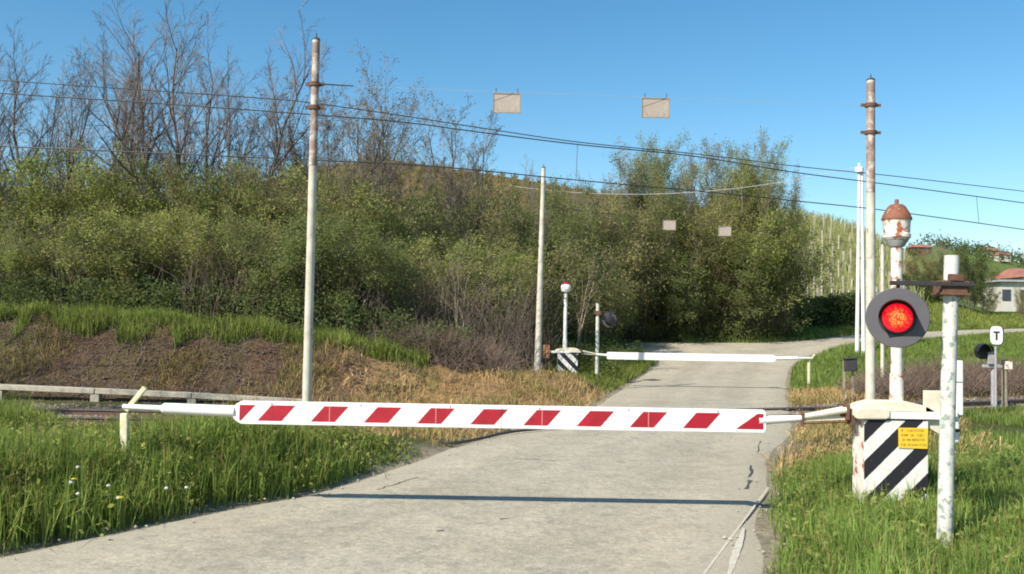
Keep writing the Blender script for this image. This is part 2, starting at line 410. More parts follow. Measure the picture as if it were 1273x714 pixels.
# subdivide along
k_ = 4
def subd(A):
    i = np.arange(A.shape[0]); j = np.linspace(0, A.shape[0] - 1, (A.shape[0] - 1) * k_ + 1)
    return np.stack([np.interp(j, i, A[:, c]) for c in range(A.shape[1])], 1)
RX, RY = subd(RX), subd(RY)
wob = .07 * sm_noise(RX, RY, 2.4, 44)
sgn = np.where(u < .5, 1, 0) * (u < .01) * -1 + (u > .99) * 1
RX = RX + wob * sgn[None, :]
RZ = base_h(RX, RY) - .014 - .034 * (np.abs(u - .5) > .49)[None, :]
ed = np.abs(u - .5) * 2; ed = np.broadcast_to(ed[None, :], RX.shape)
ecol = np.stack([ed, ed, ed, np.ones_like(ed)], -1)
ri = np.arange(RX.size).reshape(RX.shape)
RQ = np.stack([ri[:-1, :-1], ri[:-1, 1:], ri[1:, 1:], ri[1:, :-1]], -1).reshape(-1, 4)
rd_o = link('road', npmesh('road', np.stack([RX, RY, RZ], -1).reshape(-1, 3), RQ, mats=[road_mat()], smooth=True, cols={'edge': ecol}))
tag(rd_o, 'pale worn asphalt road over the level crossing', 'road', kind='structure')
def road_z(x, y): return float(base_h(x, y)) - .013
def flat_strip(name, pts, wds, mat, dz=.002):
    V = []; 
    for i, (x, y) in enumerate(pts):
        a = pts[max(i - 1, 0)]; b = pts[min(i + 1, len(pts) - 1)]; d = Vector((b[0] - a[0], b[1] - a[1])).normalized(); n = Vector((-d.y, d.x))
        for s in (-1, 1):
            q = Vector((x, y)) + n * s * wds[i] / 2; V.append((q.x, q.y, road_z(q.x, q.y) + dz))
    Qs = [(2 * i, 2 * i + 1, 2 * i + 3, 2 * i + 2) for i in range(len(pts) - 1)]
    return tag(link(name, npmesh(name, V, Qs, mats=[mat])), kind='structure')
def gp(px, py):
    """ground point seen at a pixel (flat part of the road)"""
    a = at(px, py, 1.0); k = EYE / (EYE - a.z); return (a.x * k, k)
M['tar'] = simple('tar', (.07, .065, .06), .8, .4, 20)
M['pale_line'] = simple('worn_line', (.54, .50, .41), .9, .2, 20, (.44, .40, .32), (.45, .6), wscale=12)
rs = np.random.RandomState(5)
def wig(a, b, n, j, w0):
    P = [(a[0] + (b[0] - a[0]) * t + rs.uniform(-j, j), a[1] + (b[1] - a[1]) * t + rs.uniform(-j, j)) for t in np.linspace(0, 1, n)]
    return P, [w0 * rs.uniform(.4, 1.2) for _ in P]
for nm, a, b, n, j, w0 in (('crack', (935, 578), (933, 592), 6, .02, .05), ('crack', (932, 596), (929, 607), 5, .015, .06), ('crack', (944, 548), (941, 562), 5, .02, .02),
                     ('crack', (765, 573), (778, 574), 6, .012, .02), ('crack', (640, 569), (690, 572), 12, .02, .018),
                     ('crack', (622, 644), (632, 643), 4, .01, .025), ('crack', (543, 659), (550, 658), 3, .02, .03),
                     ('crack', (842, 456), (856, 455), 4, .02, .1), ('crack', (470, 607), (520, 592), 12, .02, .02)):
    p, w_ = wig(gp(*a), gp(*b), n, j, w0); flat_strip(nm, p, w_, M['tar'])
p, w_ = wig(gp(872, 716), gp(955, 605), 22, .003, .035); w_ = [.022] * len(p); flat_strip('edge_line', p, w_, M['pale_line'])
p, w_ = wig(gp(905, 716), gp(925, 655), 16, .004, .09); w_ = [.015 + .05 * math.sin(math.pi * (i + .5) / 16) for i in range(16)]; flat_strip('edge_line', p, w_, M['pale_line'])

# ------------------------------------------------------------------ railway
def on_track(X, off):
    e = .3; y = track_y(X); dy = float(track_y(X + e) - track_y(X - e)); d = Vector((2 * e, dy)).normalized()
    return Vector((X - d.y * off, y + d.x * off, 0)), d
tk = thing('railway_track', (0, float(track_y(0)), 0), 'single rusty railway track curving across the road between the two barriers', 'railway track')
xs = np.concatenate([np.arange(-55, -14, 2.0), np.arange(-14, 22, .5), np.arange(22, 70, 2.0)])
for off in (-.72, .72):
    mb, mh = MB(), MB(); prev = None
    pts = []
    for x in xs:
        p, d = on_track(x, off); z = float(base_h(p.x, p.y)); pts.append((p, d, z))
    for (p, d, z), (q, e2, z2) in zip(pts[:-1], pts[1:]):
        for (hw, z0, z1, tgt) in ((.065, -.12, -.095, mb), (.012, -.095, .015, mb), (.036, .015, .045, mh)):
            A = []
            for (c, dd, zz) in ((p, d, z), (q, e2, z2)):
                n = Vector((-dd.y, dd.x, 0)) * hw
                for s in (-1, 1):
                    for h in (z0, z1): A.append((c.x + n.x * s, c.y + n.y * s, zz + h))
            tgt.add(A, [(0, 1, 5, 4), (2, 6, 7, 3), (1, 3, 7, 5), (0, 4, 6, 2)])
    r_ = mb.build('rail', M['rail'], tk, loc=tk.location); r_.location = (0, 0, 0)
    h_ = mh.build('rail_head', M['railhead'], r_, loc=tk.location); h_.location = (0, 0, 0)
sb = MB(); 
for x in np.arange(-30, 34, .6):
    p, d = on_track(x, 0)
    if road_dist(np.array([p.x]), np.array([p.y]))[0] < .3: continue
    z = float(base_h(p.x, p.y)); sb.box((p.x, p.y, z - .165), (.24, 2.4, .14), Matrix.Rotation(math.atan2(d.y, d.x), 3, 'Z'))
s_ = sb.build('sleepers', M['concrete'], tk, loc=tk.location); s_.location = (0, 0, 0); s_['kind'] = 'stuff'
# ballast stones
def stones(name, X, Y, smin, smax, mat, rng, dz=0.0, label='', cat='gravel'):
    n = len(X); Z = hgt(X, Y) + dz
    base = np.array([(1, 0, 0), (0, 1, 0), (-1, 0, 0), (0, -1, 0), (0, 0, .8), (0, 0, -.8)])
    T0 = np.array([(0, 1, 4), (1, 2, 4), (2, 3, 4), (3, 0, 4), (1, 0, 5), (2, 1, 5), (3, 2, 5), (0, 3, 5)])
    s = rng.uniform(smin, smax, (n, 1, 1)) * rng.uniform(.6, 1.3, (n, 6, 3))
    a = rng.uniform(0, 6.28, n); ca, sa = np.cos(a), np.sin(a)
    V = base[None] * s; V = np.stack([V[..., 0] * ca[:, None] - V[..., 1] * sa[:, None], V[..., 0] * sa[:, None] + V[..., 1] * ca[:, None], V[..., 2]], -1)
    V += np.stack([X, Y, Z], -1)[:, None]
    T = (T0[None] + np.arange(n)[:, None, None] * 6).reshape(-1, 3)
    return tag(link(name, npmesh(name, V.reshape(-1, 3), T=T, mats=[mat])), label, cat, kind='stuff')
M['stone'] = leafmat('ballast_stone', (.13, .105, .085), (.30, .26, .22), 0, 0)
rng = np.random.RandomState(1)
bx_ = rng.uniform(-14, 18, 26000); by_ = track_y(bx_) + rng.uniform(-1.9, 1.8, 26000)
k = road_dist(bx_, by_) > .1; stones('ballast', bx_[k], by_[k], .02, .05, M['stone'], rng, .0, 'grey-brown ballast stones under the rails', 'ballast')
gx = rng.uniform(-5, 14, 9000); gy = rng.uniform(6.5, 34, 9000); dd = road_dist(gx, gy)
k = (dd > -.35) & (dd < .35); stones('road_edge_gravel', gx[k], gy[k], .006, .022, simple('edge_gravel', (.40, .36, .28), .9), rng, .05, 'loose pale gravel along the road edges', 'gravel')
gx = rng.uniform(-14, -2, 7000); gy = track_y(gx) + rng.uniform(2.2, 4.8, 7000)
stones('bank_clods', gx, gy, .012, .05, simple('clods', (.12, .08, .062), .95, .6), rng, .0, 'earth clods and stones on the brown bank', 'clods')
# pale concrete beam beyond the track
cb = MB(); P = [at(px, py, Y) for px, py, Y in ((-260, 470, 19.9), (-120, 475, 19.9), (0, 481, 19.85), (120, 486, 19.85), (240, 491.5, 19.9), (380, 500, 19.95))]
for a, b in zip(P[:-1], P[1:]):
    d = b - a; q = Matrix.Rotation(math.atan2(d.y, d.x), 3, 'Z') @ Matrix.Rotation(-math.asin(d.z / d.length), 3, 'Y')
    cb.box((a + b) / 2, (d.length - .02, .22, .11), q)
bm_ = thing('concrete_beam', (P[2].x, P[2].y, 0), 'long pale concrete beam lying along the foot of the brown bank', 'beam')
o = cb.build('beam_sections', M['concrete'], bm_, .008, loc=bm_.location); o.location = (0, 0, 0)
for a in P:
    m_ = MB(); gz = float(hgt(np.array([a.x]), np.array([a.y]))[0]) - .1; m_.box((a.x, a.y, (gz + a.z - .06) / 2), (.18, .18, max(.05, a.z - .06 - gz)))
    o = m_.build('support', M['concrete'], bm_, loc=bm_.location); o.location = (0, 0, 0)
# dark cable along the edge of the crossing slab
cbm = MB(); pts = [gp(*q) for q in ((545, 551), (562, 553), (580, 551), (600, 547), (630, 540), (665, 536), (700, 533))]
pts = catmull(pts, 5); cbm.path([Vector((x, y, .03 + max(0., .0) )) for x, y in pts], .022, 8)
tag(cbm.build('cable', M['dark']), 'thin dark cable lying curved at the left edge of the road by the rails', 'cable')

# ------------------------------------------------------------------ barriers
def barrier(name, loc, label, rz=0, far=False):
    t = thing(name, loc, label, 'barrier', 'level crossing barriers', rz)
    xL = -.31; xR = .31
    # skirt: front and back plates, side plates
    for y, s in ((-.15, 1), (.15, 1)):
        sk = MB().box((0, y, .46), (.62, .012, .98)).build('striped_panel', M['stripe'], t, .003)
    for x in (xL + .008, xR - .008): MB().box((x, 0, .46), (.014, .285, .98)).build('side_panel', M['rusty_white'], t, .003)
    MB().box((0, 0, .945), (.60, .28, .03)).build('dark_tray', M['dark'], t, .004)
    # rounded head housing over the pivot
    prof = [(-.40, .985), (-.40, 1.045), (-.33, 1.10), (-.20, 1.135), (.12, 1.135), (.33, 1.09), (.40, 1.05), (.40, 1.03), (-.1, 1.03), (-.1, .985)]
    MB().prism(prof, -.12, .12).build('pivot_cover', M['cream'], t, .012)
    MB().prism([(-.40, .97), (-.40, 1.05), (-.36, 1.075), (-.10, 1.075), (-.07, 1.05), (-.07, .985), (-.10, .965), (-.37, .96)], -.19, -.122).build('gear_box', M['cream'], t, .012)
    rb = MB().box((.22, -.15, 1.00), (.64, .045, .065)).build('counterweight_arm', M['white'], t, .006)
    MB().box((.22, .15, 1.00), (.64, .045, .065)).build('counterweight_arm', M['white'], t, .006)
    if not far:
        MB().prism([(.30, .90), (.30, 1.245), (.50, 1.245), (.50, .84), (.44, .82)], -.12, -.06).build('counterweight', M['cream'], t, .006)
        cw = MB().box((.66, .05, 1.27), (.13, .12, .54)).build('counterweight_box', M['white'], t, .008)
        MB().box((.66, -.013, 1.33), (.11, .006, .005)).build('box_seam', M['dark'], cw)
        c2 = MB().box((.645, .05, .86), (.10, .10, .27)).build('counterweight_box', M['white'], t, .02)
        MB().box((.645, .05, .85), (.112, .112, .03)).build('band', M['dark'], c2)
        MB().box((.56, -.02, 1.02), (.18, .05, .06)).build('counterweight_arm', M['white'], t)
    else:
        MB().box((.66, 0, 1.0), (.20, .30, .42)).build('counterweight', M['orange'], t, .01)
        MB().box((.50, 0, 1.0), (.16, .05, .06)).build('counterweight_bracket', M['white'], t)
    # neck: flange, converging straps, lower rod
    ar = MB()
    ar.tube((-.36, 0, 1.0), (-.50, 0, 1.0), .05, .04)
    ar.box((-.44, 0, 1.02), (.025, .20, .15)); ar.box((-.40, -.02, .97), (.03, .12, .16))
    ar.build('pivot_flange', M['rust'], t, .004)
    st = MB()
    for y in (-.05, .05):
        a, b = Vector((-.43, y, 1.04)), Vector((-.86, y * .5, .96)); st.tube(a, b, .03, .022, 8)
    st.box((-.64, 0, .96), (.44, .05, .06), Matrix.Rotation(-R(3), 3, 'Y')); st.build('neck_straps', M['cream'], t)
    rod = MB().tube((-.38, -.03, .925), (-.87, -.03, .895), .009, n=8).box((-.87, -.02, .935), (.02, .06, .14))
    rod.build('neck_rod', M['rust'], t)
    arm = MB().tube((-.86, 0, .945), (-1.30, 0, .915), .030, .048, 14).build('arm_tube', M['board'], t, smooth=True)
    # board: tapered plank with chevron ends
    b0, b1, hh = -1.23, -6.46, .113
    zc = .908
    prof = [(b1 - .0, zc - hh + .03), (b1 - .03, zc - .05), (b1 - .03, zc + .05), (b1, zc + hh - .03), (b1 + .05, zc + hh), (b0 - .02, zc + hh), (b0, zc + hh - .03), (b0, zc - hh + .03), (b0 - .02, zc - hh), (b1 + .05, zc - hh)]
    bd = MB().prism(prof, -.035, .0345).build('boom_board', M['board'], t, .006)
    bb = MB().tube((b1 - .02, 0, .915), (b1 - .72, 0, .932), .058, .055, 14).tube((b1 - .72, 0, .932), (b1 - .75, 0, .932), .055, .03, 14)
    bb.build('arm_tube', M['board'], t, smooth=True)
    MB().tube((b1 - .75, 0, .932), (b1 - 1.13, 0, .942), .030, .026, 12).build('arm_tip', M['board'], t, smooth=True)
    if not far:
        for k in range(11):
            c = -1.345 - .524 * k; hw, sk_, h = .118, .066, .076
            q = [(c - hw - sk_, zc - h), (c + hw - sk_, zc - h), (c + hw + sk_, zc + h), (c - hw + sk_, zc + h)]
            if k == 0: q = [(c - hw - sk_, zc - h), (b0 - .03, zc - h), (b0 - .03, zc + h), (c - hw + sk_ + .08, zc + h)]
            if k == 10: q = [(b1 + .035, zc - h), (b1 + .05, zc - h), (b1 + .19, zc + h), (b1 + .035, zc + h)]
            rsx = MB().prism(q, -.0375, -.0345).build('red_stripe', M['red'], bd)
            if k in (2, 4, 6, 8): MB().box((c, -.0385, zc), (.008, .002, 2 * h * .96)).build('rivet_strip', M['seam'], rsx)
        nt_ = MB().prism([(.02, .69), (.30, .685), (.305, .885), (.018, .885)], -.166, -.160).build('notice_plate', M['notice'], t)
        for z, segs in ((.86, ((.045, .062), (.10, .262))), (.815, ((.045, .11), (.135, .17), (.20, .26))), (.77, ((.05, .085), (.10, .13), (.15, .27))), (.722, ((.04, .09), (.11, .15), (.165, .275)))):
            ink = MB()
            for a, b in segs:
                x = a
                while x < b:
                    wd = rs.uniform(.006, .010); kind_ = rs.randint(3)
                    ink.box((x + .001, -.1672, z), (.0022, .0016, .020))
                    if kind_ != 1: ink.box((x + wd / 2, -.1673, z + .009), (wd * .8, .0016, .0025))
                    if kind_ != 0: ink.box((x + wd / 2, -.1674, z - .009), (wd * .8, .0016, .0025))
                    if kind_ == 2: ink.box((x + wd * .85, -.1672, z), (.0022, .0016, .018))
                    x += wd + .0045
            ink.build('lettering', M['ink'], nt_)
    for k in range(6): MB().tube((b1 + .35 + k * .88, -.040, zc + .092), (b1 + .35 + k * .88, -.034, zc + .092), .009, n=10).build('bolt', M['grey_box'], bd)
    MB().box((b1 + 2.62, -.0365, zc), (.004, .002, .215)).build('board_joint', M['grey_box'], bd)
    # bell mast
    mx = .085
    mt = MB().tube((mx, .04, 1.10), (mx, .04, 1.40), .068, .064, 20).tube((mx, .04, 1.40), (mx, .04, 2.78 if not far else 2.92), .056, .054, 20)
    mt.build('mast', M['rusty_white'] if not far else M['twin'], t, smooth=True)
    if not far:
        bl = thing_part = MB().lathe((mx, .04, 0), [(.05, 2.66), (.075, 2.67), (.105, 2.72), (.11, 2.735)], 28).build('bell_base', M['grey_box'], t, smooth=True)
        MB().lathe((mx, .04, 0), [(.115, 2.735), (.135, 2.76), (.135, 2.79), (.126, 2.80), (.130, 2.90), (.136, 2.93), (.14, 2.94)], 28).build('bell', M['rusty_white'], t, smooth=True)
        cp = MB().lathe((mx, .04, 0), [(.146, 2.935), (.146, 2.95), (.125, 3.0), (.085, 3.07), (.06, 3.09), (.02, 3.095), (.02, 3.14), (.012, 3.145)], 28).build('bell_cap', M['rust_cap'], t, smooth=True)
    else:
        MB().lathe((mx, .04, 0), [(.05, 2.84), (.13, 2.88), (.155, 2.95), (.155, 3.05), (.12, 3.10)], 24).build('bell', M['white'], t, smooth=True)
        MB().lathe((mx, .04, 0), [(.12, 3.10), (.09, 3.15), (.03, 3.18)], 24).build('bell_cap', M['red'], t, smooth=True)
    return t
b_near = at(1106, 620, 9.2)
barrier('level_crossing_barrier', (b_near.x, 9.2, 0.02), 'near lowered barrier with red and white striped boom and yellow notice on its pedestal')
b_far = at(705, 470, 28.9)
barrier('level_crossing_barrier', (b_far.x, 28.9, .04), 'far lowered barrier beyond the railway with plain white boom and orange counterweight', R(180), True)

def rest_post(loc, label, lean):
    t = thing('barrier_rest_post', loc, label, 'post', 'posts that catch the barrier tips')
    MB().box((0, 0, .40), (.075, .05, .88), Matrix.Rotation(lean, 3, 'Y')).build('post', M['yellow_post'], t, .01)
    a = .04 * 0 + math.tan(lean) * .45
    MB().box((a + .10, .02, .98), (.05, .04, .30), Matrix.Rotation(R(38), 3, 'Y')).build('fork_arm', M['yellow_post'], t, .008)
    return t
p = at(152, 600, 9.25); rest_post((p.x, 9.28, 0.05), 'pale yellow post with slanted fork under the tip of the near barrier', -R(2))
p = at(1004, 474, 28.9); rest_post((p.x + .05, 28.95, 0.0), 'small pale yellow post at the tip of the far white barrier', 0)

# ------------------------------------------------------------------ road signals
def signal(loc, label, rz, face, far=False, H=2.47):
    t = thing('road_signal', loc, label, 'signal light', 'signal lights on posts', rz)
    if not far: t.rotation_euler.y = R(1.6)
    MB().tube((0, 0, -.2), (0, 0, H), .061, .058, 24).build('post', M['post'], t, smooth=True)
    hz = 1.965
    cl = MB()
    cl.box((0, 0, 2.25), (.22, .19, .018)); cl.box((0, 0, 2.15), (.235, .20, .018)); cl.box((-.005, -.085, 2.20), (.20, .012, .085)); cl.box((-.005, .085, 2.20), (.20, .012, .085))
    for s in (-1, 1): cl.box((s * .10, 0, 2.20), (.012, .16, .09))
    c_ = cl.build('clamp', M['rust'], t, .003)
    MB().box((0, -.08, 2.285), (.115, .05, .055)).build('clamp_plate', M['rust'], c_, .003)
    for s in (-1, 1): MB().tube((s * .11, -.11, 2.225), (s * .11, -.07, 2.225), .012, n=8).build('bolt', M['dark'], c_)
    MB().box((-.20, -.095, 2.225), (.68, .035, .035), Matrix.Rotation(R(-1.5), 3, 'Y')).build('cross_rail', M['dark'], t, .004)
    hd = bpy.data.objects.new('signal_head', None)
    rot = Matrix.Rotation(face, 3, 'Z')
    hp = Vector((-.395 if far else -.475, -.10, hz - (0 if far else .03)))
    disc = MB().lathe((0, 0, 0), [(.238, 0), (.243, .004), (.243, .012), (.238, .016)], 56, 'Y')
    d = disc.build('signal_head', M['disc'], t); d.location = hp; d.rotation_euler.z = face
    # rim ring, lens, hood, rear housing
    MB().lathe((0, 0, 0), [(.128, -.006), (.145, -.006), (.145, -.001)], 40, 'Y').build('lens_ring', M['hood'], d)
    lens = MB().lathe((0, 0, 0), [(.005, -.030), (.05, -.026), (.09, -.018), (.118, -.007)][::-1], 36, 'Y')
    lens.build('lens', M['led'], d, smooth=True)
    hood = MB(); n = 30
    vs = []
    for i in range(n + 1):
        a = R(180) * i / n; ca, sa = math.cos(a), math.sin(a)
        L = .185 + .125 * max(0, sa)
        for r in (.143, .139):
            vs.append((r * ca, -.001, r * sa)); vs.append((r * ca * .97, -L, r * sa * .97))
    fs = []
    for i in range(n):
        a, b = 4 * i, 4 * (i + 1)
        fs += [(a, b, b + 1, a + 1), (a + 2, a + 3, b + 3, b + 2), (a + 1, b + 1, b + 3, a + 3)]
    hood.add(vs, fs); hood.build('hood', M['hood'], d, smooth=True)
    MB().lathe((0, 0, 0), [(.16, .017), (.16, .12), (.13, .17), (.05, .19)], 32, 'Y').build('lamp_housing', M['dark'] if not far else M['black'], d, smooth=True)
    MB().box((0, .03, .24), (.03, .03, .16)).build('hanger', M['dark'], d)
    return t
p = at(1173.5, 680, 7.6)
signal((p.x, 7.6, .0), 'near signal post of peeling white paint carrying a lit red lamp on a grey disc', 0, R(-23))
p = at(742, 462, 30.2)
signal((p.x, 30.2, .1), 'far white signal post beyond the railway with its dark lamp seen from behind', R(180), R(10), True, 2.5)

# ------------------------------------------------------------------ poles of the height gauge wires
def gauge_pole(loc, H, r0, r1, bands, label, arm=0, name='wire_pole', split=.68, mats=('pole', 'pole_top'), group=None):
    t = thing(name, loc, label, 'pole', group)
    zs = H * split
    MB().tube((0, 0, -.3), (0, 0, zs), r0, r0 + (r1 - r0) * split, 20).build('shaft', M[mats[0]], t, smooth=True)
    MB().tube((0, 0, zs), (0, 0, H), r0 + (r1 - r0) * split, r1, 20).build('upper_shaft', M[mats[1]], t, smooth=True)
    MB().tube((0, 0, H), (0, 0, H + .03), r1 * 1.12, r1 * .8, 16).tube((0, 0, H + .03), (0, 0, H + .11), .014, .008, 8).build('cap', M['dark'], t)
    for z in bands:
        c = MB().tube((0, 0, z - .03), (0, 0, z + .03), r1 * 1.45, n=16)
        for s in (-1, 1): c.box((s * r1 * 1.9, 0, z), (r1 * 1.1, .03, .05))
        c.build('band', M['rust'], t)
    if arm: MB().tube((0, -.05, bands[0]), (arm, -.05, bands[0] - .03), .014, .010, 8).build('wire_bracket', M['dark'], t)
    return t
GP = 'poles holding the height gauge wires'
p = at(380, 545, 14.5); top = at(397, 50, 14.5)
gauge_pole((p.x, 14.5, .0), top.z, .072, .06, [at(392, 105, 14.5).z, at(391, 134, 14.5).z], 'tall pale pole left of the road behind the near barrier, nearest of the poles', .62, group=GP)
PL = (p.x, top)
p2 = at(1082, 500, 16.3); top2 = at(1085, 100, 16.3)
gauge_pole((p2.x + .0, 16.3, .0), top2.z, .088, .072, [at(1085, 131, 16.3).z, at(1085, 165, 16.3).z], 'tall pole with rusty bands standing behind the bell mast at the right of the road', group=GP)
p3 = at(668, 467, 25.8); top3 = at(677, 209, 25.8)
z3 = float(hgt(np.array([p3.x]), np.array([25.8]))[0])
t3 = gauge_pole((p3.x, 25.8, z3), top3.z - z3, .10, .055, [], 'slim pale pole left of the far barrier bell', mats=('pole', 'pole'), group=GP)
t3.rotation_euler = (0, R(.8), 0)
p4 = at(1097, 490, 26.5); top4 = at(1099, 304, 26.5)
gauge_pole((p4.x, 26.5, 0), top4.z, .055, .05, [], 'short thin cream pole partly hidden behind the bell mast', mats=('pole', 'pole'), group=GP)

def hang(name, A, B, sag, r, mat, label, cat='wire', group=None, n=24):
    pts = []
    for i in range(n + 1):
        u_ = i / n; q = A.lerp(B, u_); q = q.copy(); q.z -= sag * 4 * u_ * (1 - u_); pts.append(q)
    o = MB().path(pts, r, 6).build(name, mat); tag(o, label, cat, group); return pts
def plate(P, w_, h_, label, group='height warning plates on the gauge wires', yaw=0):
    t = thing('warning_plate', P, label, 'sign', group, yaw)
    MB().box((0, 0, 0), (w_, .01, h_)).build('plate', M['plate'], t, .006)
    fr = MB()
    for z in (-1, 1): fr.box((0, -.007, z * h_ / 2), (w_ + .02, .012, .014))
    for x in (-1, 1): fr.box((x * w_ / 2, -.0085, 0), (.014, .012, h_ + .02))
    fr.build('plate_frame', M['wood_post'], t)
    for x in (-1, 1): MB().tube((x * w_ * .4, 0, h_ / 2), (x * w_ * .4, 0, h_ / 2 + .09), .006, n=6).build('hook', M['dark'], t)
    return t
a = at(445, 108, 14.5); b = at(1075, 131, 16.3)
hang('gauge_wire', a, b, .0, .003, M['cable'], 'thin span wire between the two near poles that carries two warning plates')
for px, py in ((630, 128.5), (815, 134.5)):
    k = (px - 445) / (1075 - 445); Y = 14.5 + 1.8 * k; P_ = at(px, py, Y)
    plate(P_, 34 / F * Y, 24 / F * Y, 'larger grey-brown plate hanging in the sky, %s one' % ('left' if px < 700 else 'right'))
a = at(675, 256, 25.8); b = at(1099, 306, 26.5)
hang('gauge_wire', a, b, .0, .004, M['dark'], 'thin span wire beyond the railway that carries two small warning plates')
for px, py in ((832, 280), (901, 287.5)):
    k = (px - 675) / 424; Y = 25.8 + .7 * k; plate(at(px, py, Y), 15.5 / F * Y, 12 / F * Y, 'small grey plate hanging in front of the trees, %s one' % ('left' if px < 850 else 'right'))

# ------------------------------------------------------------------ overhead line
def wire_px(name, P, r, label):
    pts = []
    for px, py in P:
        a0 = at(px, py, 1.0); Y = 18.0
        for _ in range(30): Y = float(track_y(a0.x * Y))
        pts.append(at(px, py, Y))
    q = catmull([tuple(v) for v in pts], 6)
    e0 = Vector(q[0]) + (Vector(q[0]) - Vector(q[6])).normalized() * 14; e0.z = q[0][2]
    e1 = Vector(q[-1]) + (Vector(q[-1]) - Vector(q[-7])).normalized() * 14; e1.z = q[-1][2]
    allp = [e0] + [Vector(v) for v in q] + [e1]
    tag(MB().path(allp, r, 6).build(name, M['wire']), label, 'wire', 'overhead line wires'); return pts
cw = wire_px('contact_wire', [(-60, 180), (0, 182), (185, 190), (385, 199), (540, 207), (716, 224), (860, 237), (1000, 251), (1110, 263), (1273, 285.5), (1340, 295)], .012, 'lowest overhead wire, crossing in front of the trees')
mw = wire_px('messenger_wire', [(-60, 112), (0, 116), (185, 128), (393, 143), (500, 152), (600, 165), (720, 180), (860, 194), (985, 214), (1100, 229), (1273, 252.5), (1340, 262)], .012, 'middle overhead wire, merging with the top one in mid span')
fw = wire_px('feeder_wire', [(-60, 96), (0, 100), (322, 122), (393, 129), (480, 141), (600, 159.5), (720, 177), (860, 191), (1000, 208), (1110, 219), (1273, 238), (1340, 246)], .010, 'uppermost overhead wire, highest at the left over the bare trees')
def dropper(a, b, label):
    Y = 18.0; a0 = at(*a, 1.0)
    for _ in range(30): Y = float(track_y(a0.x * Y))
    tag(MB().tube(at(*a, Y), at(*b, Y), .006, n=6).build('dropper_wire', M['wire']), label, 'wire', 'vertical dropper wires')
dropper((718, 180), (716, 224), 'vertical dropper wire near the slim pole in mid picture')
dropper((1214, 245), (1217, 277.5), 'vertical dropper wire above the red lamp post at the right')
# catenary masts just outside the picture carry the wires
for x, s in ((-27, 'left'), (31, 'right')):
    pp, d = on_track(x, 2.6); z = float(base_h(pp.x, pp.y))
    t = thing('catenary_mast', (pp.x, pp.y, z), 'grey railway mast carrying the overhead wires beyond the %s edge' % s, 'mast')
    MB().tube((0, 0, -.3), (0, 0, 7.6), .12, .09, 16).build('mast_shaft', M['concrete'], t, smooth=True)
    MB().tube((0, 0, 5.6), (d.y * 2.8, -d.x * 2.8, 5.5), .03, n=8).tube((0, 0, 7.2), (d.y * 2.8, -d.x * 2.8, 6.8), .03, n=8).build('bracket', M['dark'], t)

# twin utility pole beyond the right verge
pb = at(1069.5, 440, 42.0); zb = float(hgt(np.array([pb.x]), np.array([42.]))[0])
tp = thing('utility_pole', (pb.x, 42, zb), 'tall white twin legged pole with insulators beside the far road bend', 'pole')
H_ = at(1066, 203, 42).z - zb
for s in (-1, 1):
    MB().tube((s * .15, 0, -.2), (s * .06 - .0, 0, H_ - .3 if s > 0 else H_), .095, .06, 12).build('leg', M['twin'], tp, smooth=True)
MB().box((0, 0, H_ * .5), (.28, .05, .06)).build('cross_tie', M['dark'], tp)
MB().lathe((-.06, 0, 0), [(.05, H_ - .48), (.19, H_ - .42), (.20, H_ - .22), (.08, H_ - .16)], 16).build('insulator', M['white'], tp, smooth=True)
a = at(1064, 208, 42); b = at(640, 232, 44)
hang('telephone_cable', a, b, .75, .013, M['cable'], 'pale telephone cable sagging from the white twin pole across the trees')

# ------------------------------------------------------------------ small trackside equipment
M['letter'] = M['black']
ps = at(1238, 500, 22.5); zz_ = float(hgt(np.array([ps.x]), np.array([22.5]))[0])
t = thing('railway_sign', (ps.x, 22.5, zz_), 'small white rounded plate with a black T on a grey stake at the right', 'sign')
zc = at(1237, 417, 22.5).z - zz_
MB().tube((0, 0, -.2), (0, 0, zc + .1), .028, n=10).build('stake', M['grey_box'], t)
pr = []
for i in range(24):
    a = 2 * math.pi * i / 24; pr.append((.155 * math.copysign(abs(math.cos(a)) ** .55, math.cos(a)), zc + .225 * math.copysign(abs(math.sin(a)) ** .55, math.sin(a))))
MB().prism([(x * 1.12 + .015, zc + (z - zc) * 1.06) for x, z in pr], -.040, -.032).build('plate_border', M['black'], t)
pl_ = MB().prism(pr, -.048, -.041).build('plate', M['white'], t)
MB().box((0, -.050, zc + .075), (.15, .003, .042)).box((0, -.0502, zc - .02), (.045, .003, .20)).build('letter_t', M['letter'], pl_)
ps = at(1249, 500, 22.9); zz_ = float(hgt(np.array([ps.x]), np.array([22.9]))[0])
t = thing('track_signal', (ps.x, 22.9, zz_), 'dark round track signal lamp with grey box on two stakes beside the T plate', 'signal')
zl = at(1222, 437, 22.9).z - zz_; xl = at(1222, 437, 22.9).x - ps.x
MB().tube((0, 0, -.2), (0, 0, zl - .2), .07, n=10).build('stake', M['wood_post'], t)
MB().tube((-.26, .05, -.2), (-.26, .05, zl - .1), .05, n=10).build('stake', M['grey_box'], t)
MB().lathe((xl, 0, zl), [(.19, -.05), (.20, .05), (.12, .22)], 20, 'Y').build('lamp', M['black'], t, smooth=True)
hd_ = MB(); vs = []
for i in range(13):
    a = math.pi * i / 12 ; vs += [(xl + .2 * math.cos(a), -.05, zl + .2 * math.sin(a)), (xl + .19 * math.cos(a) - .06, -.30, zl + .19 * math.sin(a))]
hd_.add(vs, [(2 * i, 2 * i + 2, 2 * i + 3, 2 * i + 1) for i in range(12)]).build('hood', M['black'], t)
MB().box((xl + .17, -.02, zl - .16), (.16, .14, .30)).build('relay_box', M['grey_box'], t, .01)
MB().box((xl * .45, 0, zl - .36), (.62, .06, .08)).build('bracket', M['grey_box'], t, .01)
